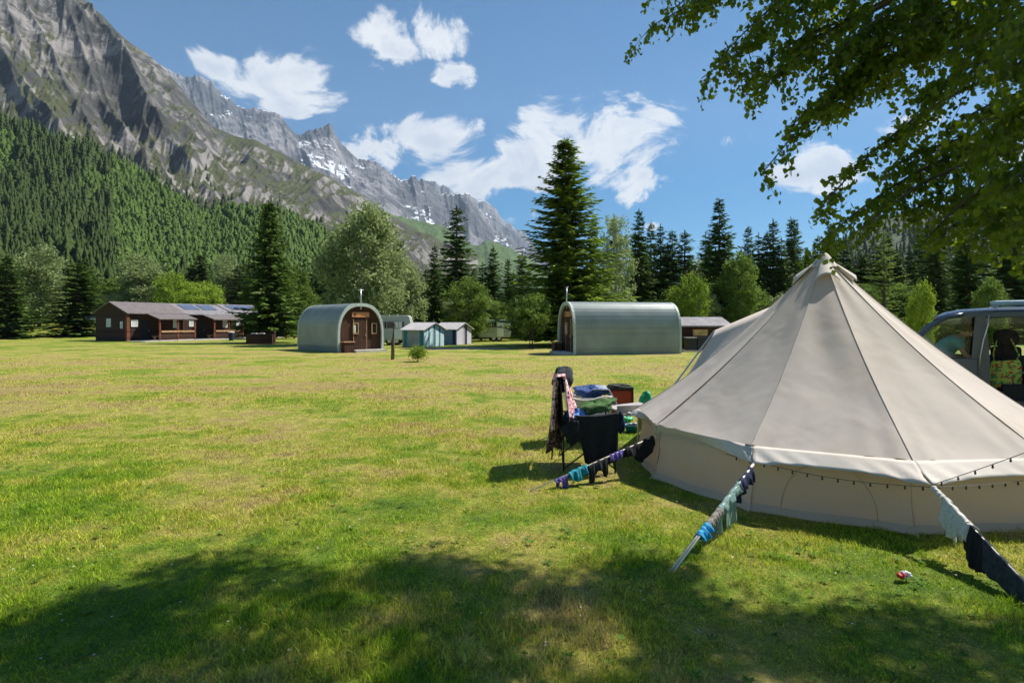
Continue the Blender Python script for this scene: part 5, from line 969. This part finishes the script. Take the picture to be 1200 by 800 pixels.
# ------------------------------------------------------------------ van and person
def build_van():
    VR = R(-35); V0 = Vector((6.77, 11.5, 0)); t = thing('camper_van', 'dark blue van with open side door parked behind the tent', 'van', V0, VR)
    vl = lambda x, y, z: V0 + Vector((x * math.cos(VR) - y * math.sin(VR), x * math.sin(VR) + y * math.cos(VR), z))
    # local x: nose at 0, tail at 4.95; near side y=0, far side y=1.85
    W = 1.85; pt = M['vanpaint']; B = .012
    lo = MB(); low = [(0, .35), (0, .75), (.15, .98), (.95, 1.10), (2.05, 1.10), (2.05, .32), (1.35, .32), (1.3, .55), (1.05, .68), (.8, .62), (.6, .35)]
    lo.prism(low, 0, .06); lo.build('front_side', pt, t, bevel=B); MB().prism(low, W - .06, W).build('front_side', pt, t, bevel=B)
    MB().prism([(0, .35), (0, .75), (.15, .98), (.95, 1.10), (.95, .9), (.3, .5)], .06, W - .06).build('bonnet', pt, t)
    dr = [(.95, 1.10), (2.05, 1.10), (2.05, .32), (1.4, .32)]
    rear = [(3.25, .32), (4.95, .32), (4.95, 1.1), (3.25, 1.1)]; MB().prism(rear, 0, .06).build('rear_side', pt, t); MB().prism([(2.05, .32), (4.95, .32), (4.95, 1.1), (2.05, 1.1)], W - .06, W).build('rear_side', pt, t)
    MB().box((2.65, W / 2, .30), (4.6, W - .1, .1)).build('floor', M['vandark'], t); MB().box((2.65, .05, .30), (1.2, .1, .14)).build('sill', pt, t)
    # roof with curved front
    rf = MB(); prof = [(1.45, 1.83), (1.62, 1.905), (1.85, 1.955), (2.3, 1.985), (3.2, 2.0), (4.4, 1.99), (4.85, 1.93)]
    vs = []; n = len(prof)
    for (x, z) in prof:
        for (yy, dz) in ((.06, -.08), (.10, -.015), (.3, .0), (W / 2, .03), (W - .3, 0), (W - .10, -.015), (W - .06, -.08)): vs.append((x, yy, z + dz))
    rf.add(vs, [(i * 7 + j, i * 7 + j + 1, (i + 1) * 7 + j + 1, (i + 1) * 7 + j) for i in range(n - 1) for j in range(6)]); rf.build('roof', pt, t, smooth=True, solid=.05)
    MB().sheet(lambda u, v: Vector((1.7 + 3.0 * u, .14 + (W - .28) * v, 1.88)), 4, 3).build('headlining', M['vanlining'], t, solid=.02)
    for yy in (.045, W - .045):
        ap = MB(); ap.tube([(.93, yy - .0, 1.09), (1.15, yy, 1.43), (1.38, yy, 1.70), (1.60, yy, 1.85), (1.9, yy, 1.915)], .036, 8); ap.build('windscreen_pillar', pt, t, smooth=True)
        MB().beam((1.85, yy, 1.90), (4.85, yy, 1.90), .06, .09).build('roof_rail', pt, t); MB().beam((4.85, yy, 1.1), (4.75, yy, 1.9), .1, .1).build('rear_pillar', pt, t)
    bp = MB(); bp.add([(1.98, 0, .32), (2.22, 0, .32), (2.22, 0, 1.1), (2.16, 0, 1.9), (2.02, 0, 1.9), (1.96, 0, 1.1)], [(0, 1, 2, 3, 4, 5)]); b1 = bp.build('door_pillar', M['vantrim'], t, solid=.06); b1.location.y = .04; o = MB(); o.add([(1.98, 0, .32), (2.22, 0, .32), (2.22, 0, 1.1), (2.16, 0, 1.9), (2.02, 0, 1.9), (1.96, 0, 1.1)], [(0, 1, 2, 3, 4, 5)]); b2 = o.build('door_pillar', M['vandark'], t, solid=.06); b2.location.y = W - .04
    MB().tube([(2.2, -.02, 1.88), (2.19, -.025, 1.7), (2.13, -.025, 1.45), (2.08, -.025, 1.15), (2.07, -.02, .7)], .012, 7).build('door_seal', M['metal'], t, smooth=True)
    MB().beam((3.3, .04, .4), (3.3, .04, 1.9), .1, .08).build('door_pillar', pt, t); MB().beam((3.3, W - .04, 1.1), (3.3, W - .04, 1.9), .06, .08).build('door_pillar', pt, t)
    for yy in (.04, W - .04):
        fw = MB(); fw.add([(1.02, yy, 1.10), (1.93, yy, 1.10), (1.97, yy, 1.86), (1.66, yy, 1.84), (1.40, yy, 1.68), (1.16, yy, 1.40)], [(0, 1, 2, 3, 4, 5)]); fw.build('front_window', M['glass'], t)
    rw = MB(); rw.add([(2.2, W - .04, 1.1), (3.25, W - .04, 1.1), (3.25, W - .04, 1.85), (2.2, W - .04, 1.85)], [(0, 1, 2, 3)]); rw.build('rear_window', M['glass'], t); rw = MB(); rw.add([(3.35, W - .04, 1.1), (4.7, W - .04, 1.1), (4.7, W - .04, 1.85), (3.35, W - .04, 1.85)], [(0, 1, 2, 3)]); rw.build('rear_window', M['glass'], t)
    rw = MB(); rw.add([(3.35, .04, 1.1), (4.75, .04, 1.1), (4.7, .04, 1.85), (3.35, .04, 1.85)], [(0, 1, 2, 3)]); rw.build('rear_window', M['glass'], t)
    ws = MB(); ws.add([(.95, .08, 1.09), (.95, W - .08, 1.09), (1.58, W - .1, 1.83), (1.58, .1, 1.83)], [(0, 1, 2, 3)]); ws.build('windscreen', M['glass'], t); MB().box((.98, W / 2, 1.06), (.5, W - .16, .1)).build('dashboard', M['vandark'], t)
    tg = MB(); tg.add([(4.93, .08, 1.1), (4.93, W - .08, 1.1), (4.8, W - .1, 1.85), (4.8, .1, 1.85)], [(0, 1, 2, 3)]); tg.build('tailgate_window', M['glass'], t); MB().box((4.92, W / 2, .72), (.06, W - .06, .78)).build('tailgate', pt, t)
    for x in (.98, 4.1):
        for y in (.1, W - .1):
            wo = MB().tube([(x, y - .11, .33), (x, y + .11, .33)], .33, 22).build('wheel', M['rubber'], t, smooth=False); MB().tube([(x, y - .12, .33), (x, y + .12, .33)], .2, 16).build('rim', M['metal'], wo)
    for y in (.25, W - .25): MB().box((-.0, y, .68), (.08, .36, .18)).build('headlight', M['white'], t, bevel=.02)
    mi = MB().box((1.02, -.14, 1.20), (.14, .20, .24)).build('mirror', pt, t, bevel=.04)
    # seats
    def seat(x, y, rear=False):
        s_ = MB(); s_.box((x, y, .72), (.5, .48, .16)); s_.box((x + .26, y, 1.08), (.14, .48, .62), M4=Matrix.Rotation(R(8), 3, 'Y')); so = s_.build('seat', M['seatcloth'], t, bevel=.05)
        MB().box((x + .32, y, 1.52), (.12, .32, .23)).build('headrest', M['seatcloth'], so, bevel=.06)
    seat(2.8, 1.1); seat(1.75, 1.42); seat(3.75, .55)
    # seat facing the door with the round headrest seen at the opening
    s_ = MB(); s_.box((2.46, .92, .75), (.46, .5, .14)); s_.box((2.50, .62, .98), (.44, .12, .66)); so = s_.build('seat', M['seatcloth'], t, bevel=.05)
    hr_ = MB(); hr_.lathe((0, 0, 0), [(0, -.17), (.10, -.155), (.15, -.08), (.165, 0), (.15, .09), (.10, .155), (0, .175)], 20); ho = hr_.build('headrest', M['seatcloth'], so, smooth=True); ho.location = (2.50, .58, 1.46); ho.scale = (1.15, .55, 1.0); MB().tube([(2.5, .60, 1.15), (2.5, .60, 1.36)], [.085, .075], 12).build('headrest_stem', M['seatcloth'], so, smooth=True)
    # roof rack with rolled load
    [MB().tube([(x, .25, 2.05), (x, W - .25, 2.05)], .014, 8).build('roof_bar', M['metal'], t, smooth=True) for x in (2.35, 3.7)]
    r_ = MB().tube([(2.26, .42, 2.10), (2.36, .42, 2.105), (4.6, .42, 2.11)], [.04, .052, .052], 14).build('rolled_awning', M['rackblue'], None, smooth=True); r_.location = V0; r_.rotation_euler.z = VR; tag(r_, 'long pale blue rolled awning lying on the van roof', 'rolled awning')
    # floral bag hung from the headrest
    bgs = thing('tote_bag', 'yellow-green floral cloth bag hanging from the round headrest in the van', 'bag', vl(2.46, .34, .56), VR)
    def bag(u, v):
        a = 2 * PI * u; w = .18 + .06 * math.sin(PI * min(1, (1 - v) * .75 + .08)); z = .50 * v; e = (max(0, 1 - v / .12)) ** 2; x = math.cos(a) * w * (1 - .35 * e); y = math.sin(a) * (.05 - .035 * v) ; return Vector((x + .008 * math.sin(9 * v), y, z + .02 * math.cos(a) * v))
    MB().sheet(bag, 28, 14).build('cloth_body', M['floral'], bgs, smooth=True)
    MB().tube([(-.15, 0, .46), (-.16, .05, .62), (-.10, .15, .86)], .012, 6).build('strap', M['floral'], bgs); MB().tube([(.14, 0, .46), (.20, .05, .60), (.10, .16, .90)], .014, 6).build('strap', M['floral'], bgs)
    bl = blob_cloth('plaid_blanket', 'maroon plaid blanket bundled on the van floor at the open door', 'blanket', vl(3.0, .25, .62), (.62, .36, .46), M['plaid'], 71, 24, rough=.2)
    bk = MB().box((0, 0, .14), (.9, .4, .28)).build('dark_crate', M['vandark'], None, bevel=.02); bk.location = vl(2.85, .27, .36); bk.rotation_euler.z = VR; tag(bk, 'dark crate under the plaid blanket inside the van', 'crate')
    # ---- person leaning inside, seen through the front window
    per = vl(1.38, .72, 0)
    def skin(name, pts, edges, m, parent, sub=2):
        me = bpy.data.meshes.new(name); me.from_pydata([p[:3] for p in pts], edges, []); me.materials.append(m); o = bpy.data.objects.new(name, me); C.objects.link(o); o.parent = parent
        s = o.modifiers.new('skin', 'SKIN'); s.use_smooth_shade = True; lay = me.skin_vertices[0].data
        for i, p in enumerate(pts): lay[i].radius = (p[3], p[4] if len(p) > 4 else p[3])
        lay[0].use_root = True; x = o.modifiers.new('sub', 'SUBSURF'); x.levels = sub; x.render_levels = sub; return o
    pr = thing('person', 'person in a teal t-shirt bending over inside the front of the van', 'person', per, VR)
    #   kneels on the front seat, back rounded, head down towards the rear
    J = [(.08, 0, .86, .13, .15), (.14, 0, 1.08, .12, .15), (.26, 0, 1.30, .12, .17), (.42, 0, 1.44, .10, .16), (.49, 0, 1.50, .055, .06), (.53, 0, 1.55, .06, .065),
         (.12, -.12, .80, .085), (.40, -.14, .66, .06), (.02, -.14, .58, .045), (-.12, -.14, .56, .04), (.12, .12, .80, .085), (.40, .14, .66, .06), (.02, .14, .58, .045), (-.12, .14, .56, .04),
         (.42, -.20, 1.40, .058), (.50, -.25, 1.16, .042), (.66, -.22, 1.00, .033), (.72, -.21, .96, .028), (.42, .20, 1.40, .058), (.52, .25, 1.16, .042), (.70, .22, 1.02, .033), (.76, .21, .98, .028)]
    E = [(0, 1), (1, 2), (2, 3), (3, 4), (4, 5), (0, 6), (6, 7), (7, 8), (8, 9), (0, 10), (10, 11), (11, 12), (12, 13), (3, 14), (14, 15), (15, 16), (16, 17), (3, 18), (18, 19), (19, 20), (20, 21)]
    body = skin('body', J, E, M['skin'], pr)
    for sgn, (hx, hy, hz) in ((-1, (.72, -.21, .96)), (1, (.76, .21, .98))):
        for f in range(4):
            oy = (f - 1.5) * .019; ln = (.062, .072, .070, .055)[f]; skin('finger', [(hx + .01, hy + oy * .6, hz - .005, .011), (hx + .04, hy + oy, hz - .012, .0095), (hx + .04 + ln * .5, hy + oy * 1.1, hz - .03, .0085), (hx + .04 + ln * .8, hy + oy * 1.1, hz - .06, .007)], [(0, 1), (1, 2), (2, 3)], M['skin'], pr, 1)
        skin('thumb', [(hx, hy, hz, .012), (hx + .02, hy + .035 * sgn * -1, hz - .01, .011), (hx + .05, hy + .045 * sgn * -1, hz - .03, .009)], [(0, 1), (1, 2)], M['skin'], pr, 1)
    skin('t_shirt', [(.10, 0, .92, .155, .185), (.14, 0, 1.08, .145, .18), (.25, 0, 1.30, .145, .20), (.41, 0, 1.435, .125, .19), (.485, 0, 1.475, .085, .10), (.42, -.21, 1.38, .082), (.47, -.245, 1.24, .075), (.42, .21, 1.38, .082), (.48, .245, 1.24, .075)], [(0, 1), (1, 2), (2, 3), (3, 4), (3, 5), (5, 6), (3, 7), (7, 8)], M['teeshirt'], pr)
    skin('shorts', [(.08, 0, .87, .15, .165), (.13, -.12, .79, .105), (.34, -.14, .69, .085), (.13, .12, .79, .105), (.34, .14, .69, .085)], [(0, 1), (1, 2), (0, 3), (3, 4)], M['navy'], pr)
    hd = MB(); hd.lathe((0, 0, 0), [(0, -.115), (.045, -.105), (.066, -.06), (.076, 0), (.078, .05), (.06, .095), (.03, .115), (0, .12)], 24); h = hd.build('head', M['skin'], pr, smooth=True); h.location = (.57, 0, 1.58); h.scale = (1.12, .95, 1.0); h.rotation_euler = (0, R(50), 0)
    for sy in (-1, 1): MB().lathe((.075, .03 * sy, .0), [(0, .012), (.010, .008), (.012, 0), (.010, -.008), (0, -.012)], 10).build('eye', M['white'], h); MB().lathe((.0, .075 * sy, -.01), [(0, .03), (.012, .02), (.015, 0), (.01, -.02), (0, -.028)], 10).build('ear', M['skin'], h)
    MB().tube([(.072, 0, .02), (.10, 0, -.02), (.08, 0, -.03)], [.008, .013, .008], 8).build('nose', M['skin'], h, smooth=True); MB().tube([(.07, -.022, -.055), (.078, 0, -.057), (.07, .022, -.055)], .006, 6).build('mouth', M['magenta'], h)
    hr2 = blob_cloth('hair', None, None, (-.022, 0, .03), (.175, .175, .205), M['hair'], 81, 20, parent=h, rough=.06)

# ------------------------------------------------------------------ sky, light, camera
def build_world():
    w = bpy.data.worlds.new('World'); sc.world = w; w.use_nodes = True; n = w.node_tree.nodes; l = w.node_tree.links; n.clear()
    out = N(n, 'ShaderNodeOutputWorld'); sky = N(n, 'ShaderNodeTexSky', sky_type='NISHITA'); sky.sun_disc = False; sky.sun_elevation = SUN_EL; sky.sun_rotation = SUN_ROT; sky.altitude = 1600; sky.air_density = 1.0; sky.dust_density = .4; sky.ozone_density = 1.2
    b1 = N(n, 'ShaderNodeBackground', Strength=SKY); hs = N(n, 'ShaderNodeHueSaturation', Hue=.495, Saturation=1.65); l.new(sky.outputs[0], hs.inputs['Color']); l.new(hs.outputs[0], b1.inputs[0])
    tc = N(n, 'ShaderNodeTexCoord'); sp = N(n, 'ShaderNodeSeparateXYZ'); l.new(tc.outputs['Generated'], sp.inputs[0])
    def m(op, a, b=None, c=None, clamp=False):
        x = N(n, 'ShaderNodeMath', operation=op, use_clamp=clamp)
        for i, q in enumerate((a, b, c)):
            if q is None: continue
            if isinstance(q, (int, float)): x.inputs[i].default_value = q
            else: l.new(q, x.inputs[i])
        return x.outputs[0]
    # cloud bank positions on the sky sphere: azimuth and elevation tangents
    yy = m('MAXIMUM', m('ABSOLUTE', sp.outputs[1]), .02); u = m('DIVIDE', sp.outputs[0], yy); v = m('DIVIDE', sp.outputs[2], yy)
    nz = N(n, 'ShaderNodeTexNoise', Scale=3.2, Detail=3.0, Roughness=.5); l.new(tc.outputs['Generated'], nz.inputs['Vector']); nn = N(n, 'ShaderNodeSeparateColor'); l.new(nz.outputs['Color'], nn.inputs[0])
    u = m('MULTIPLY_ADD', m('SUBTRACT', nn.outputs[0], .5), .16, u); v = m('MULTIPLY_ADD', m('SUBTRACT', nn.outputs[1], .5), .10, v)
    CL = [(345, 92, 52, 30, 0, 1.0), (250, 76, 42, 16, -.5, .9), (190, 48, 24, 8, -.6, .35), (282, 98, 34, 20, 0, .8), (480, 36, 52, 30, .1, 1.0), (440, 75, 24, 12, 0, .5), (533, 86, 22, 14, 0, .62), (455, 16, 30, 14, .3, .5), (478, 170, 70, 26, .12, 1.05), (430, 178, 40, 20, 0, .9), (540, 208, 62, 24, 0, 1.0), (612, 208, 66, 32, 0, .85), (690, 172, 96, 40, .1, .82), (635, 158, 36, 24, .3, .8), (720, 212, 50, 20, 0, .8), (745, 155, 60, 22, .35, .8), (768, 258, 14, 7, 0, .8), (872, 170, 32, 12, .35, .6), (955, 208, 56, 24, .1, .8), (1060, 150, 40, 16, .4, .7), (1140, 60, 70, 40, .2, .4), (610, 256, 30, 10, 0, .7), (1300, 160, 120, 40, 0, .8), (-200, 60, 160, 50, 0, .9), (1500, -100, 200, 80, 0, .8)]
    acc = None
    for (px, py, rx, ry, rot, st) in CL:
        cu, cv = ratio(px), (HZ - py) / S; du = m('SUBTRACT', u, cu); dv = m('SUBTRACT', v, cv); c_, s_ = math.cos(rot), math.sin(rot)
        a = m('DIVIDE', m('ADD', m('MULTIPLY', du, c_), m('MULTIPLY', dv, s_)), rx * 1.75 / S); b = m('DIVIDE', m('SUBTRACT', m('MULTIPLY', dv, c_), m('MULTIPLY', du, s_)), ry * 1.75 / S)
        d = m('ADD', m('MULTIPLY', a, a), m('MULTIPLY', b, b)); e = m('MULTIPLY', m('SUBTRACT', 1.0, d, clamp=True), st); acc = e if acc is None else m('MAXIMUM', acc, e)
    mp = N(n, 'ShaderNodeMapping', Scale=(1, 1, 1.5)); l.new(tc.outputs['Generated'], mp.inputs[0])
    f1 = N(n, 'ShaderNodeTexNoise', Scale=7.0, Detail=14.0, Roughness=.64, Distortion=.6); l.new(mp.outputs[0], f1.inputs['Vector'])
    dens = m('MULTIPLY_ADD', m('SUBTRACT', f1.outputs[0], .5), 7.5, m('MULTIPLY_ADD', acc, 2.7, -1.45)); mask = N(n, 'ShaderNodeMapRange', interpolation_type='SMOOTHSTEP'); l.new(dens, mask.inputs[0]); mask.inputs[1].default_value = -.1; mask.inputs[2].default_value = .75; mask.inputs[4].default_value = .96
    f2 = N(n, 'ShaderNodeTexNoise', Scale=14.0, Detail=8.0, Roughness=.55); l.new(mp.outputs[0], f2.inputs['Vector'])
    sh = m('MULTIPLY_ADD', f2.outputs[0], .9, m('MULTIPLY', dens, -.28)); cr = ramp(n, [(.0, (.72, .76, .84)), (.30, (1, 1, 1))]); l.new(sh, cr.inputs[0])
    b2 = N(n, 'ShaderNodeBackground', Strength=CLOUD); l.new(cr.outputs[0], b2.inputs[0])
    mx = N(n, 'ShaderNodeMixShader'); l.new(mask.outputs[0], mx.inputs[0]); l.new(b1.outputs[0], mx.inputs[1]); l.new(b2.outputs[0], mx.inputs[2]); l.new(mx.outputs[0], out.inputs[0])
    w.cycles.sampling_method = 'MANUAL'; w.cycles.sample_map_resolution = 1024
SUN_DIR = Vector((.906 * math.cos(R(52)), .423 * math.cos(R(52)), math.sin(R(52)))).normalized(); SUN_EL = R(52); SUN_ROT = math.atan2(.906, .423)
SKY = .062; CLOUD = .56; EXPO = .86; HAZE = 6e-5
def build_light():
    s = bpy.data.lights.new('sun', 'SUN'); s.energy = 5.0; s.angle = R(.53); s.color = (1, .955, .87); o = bpy.data.objects.new('sun', s); C.objects.link(o); o.rotation_euler = SUN_DIR.to_track_quat('Z', 'Y').to_euler()
def build_camera():
    c = bpy.data.cameras.new('camera'); c.sensor_width = 36; c.lens = 36 * S / 1200; c.shift_y = -(400 - HZ) / 1200; c.clip_start = .05; c.clip_end = 30000; o = bpy.data.objects.new('camera', c); C.objects.link(o); o.location = (0, 0, EYE); o.rotation_euler = (R(90), 0, 0); sc.camera = o
    c.dof.use_dof = True; c.dof.focus_distance = 8.0; c.dof.aperture_fstop = 3.2
def build_haze():
    z0, z1 = -1.5, 3200; x0, x1, y0, y1 = -9000, 9000, -1000, 8600; b = MB(); b.box(((x0 + x1) / 2, (y0 + y1) / 2, (z0 + z1) / 2), (x1 - x0, y1 - y0, z1 - z0))
    m, n, l = mat('haze'); out = N(n, 'ShaderNodeOutputMaterial'); v = N(n, 'ShaderNodeVolumePrincipled'); v.inputs['Color'].default_value = (.60, .78, 1, 1); v.inputs['Density'].default_value = HAZE; v.inputs['Anisotropy'].default_value = .1; l.new(v.outputs[0], out.inputs['Volume'])
    tag(b.build('haze', m), 'thin blue haze that veils the far mountains', 'haze', kind='stuff')
def settings():
    sc.render.engine = 'CYCLES'; cy = sc.cycles; cy.use_denoising = True
    try: cy.denoiser = 'OPENIMAGEDENOISE'
    except Exception: pass
    cy.max_bounces = 6; cy.diffuse_bounces = 3; cy.glossy_bounces = 2; cy.transmission_bounces = 4; cy.transparent_max_bounces = 8; cy.volume_bounces = 0; cy.sample_clamp_indirect = 6; cy.use_adaptive_sampling = True; cy.adaptive_threshold = .02
    sc.view_settings.view_transform = 'Standard'; sc.view_settings.look = 'None'; sc.view_settings.exposure = EXPO; sc.view_settings.gamma = 1

mats(); settings(); build_world(); build_light(); build_camera()
build_ground(); build_grass(); build_weeds(); build_terrain(); build_haze()
near_birch(); build_trees(); build_chalets(); build_pods(); build_campers()
build_tent(); fairy_lights(); build_washing(); build_furniture(); build_van()
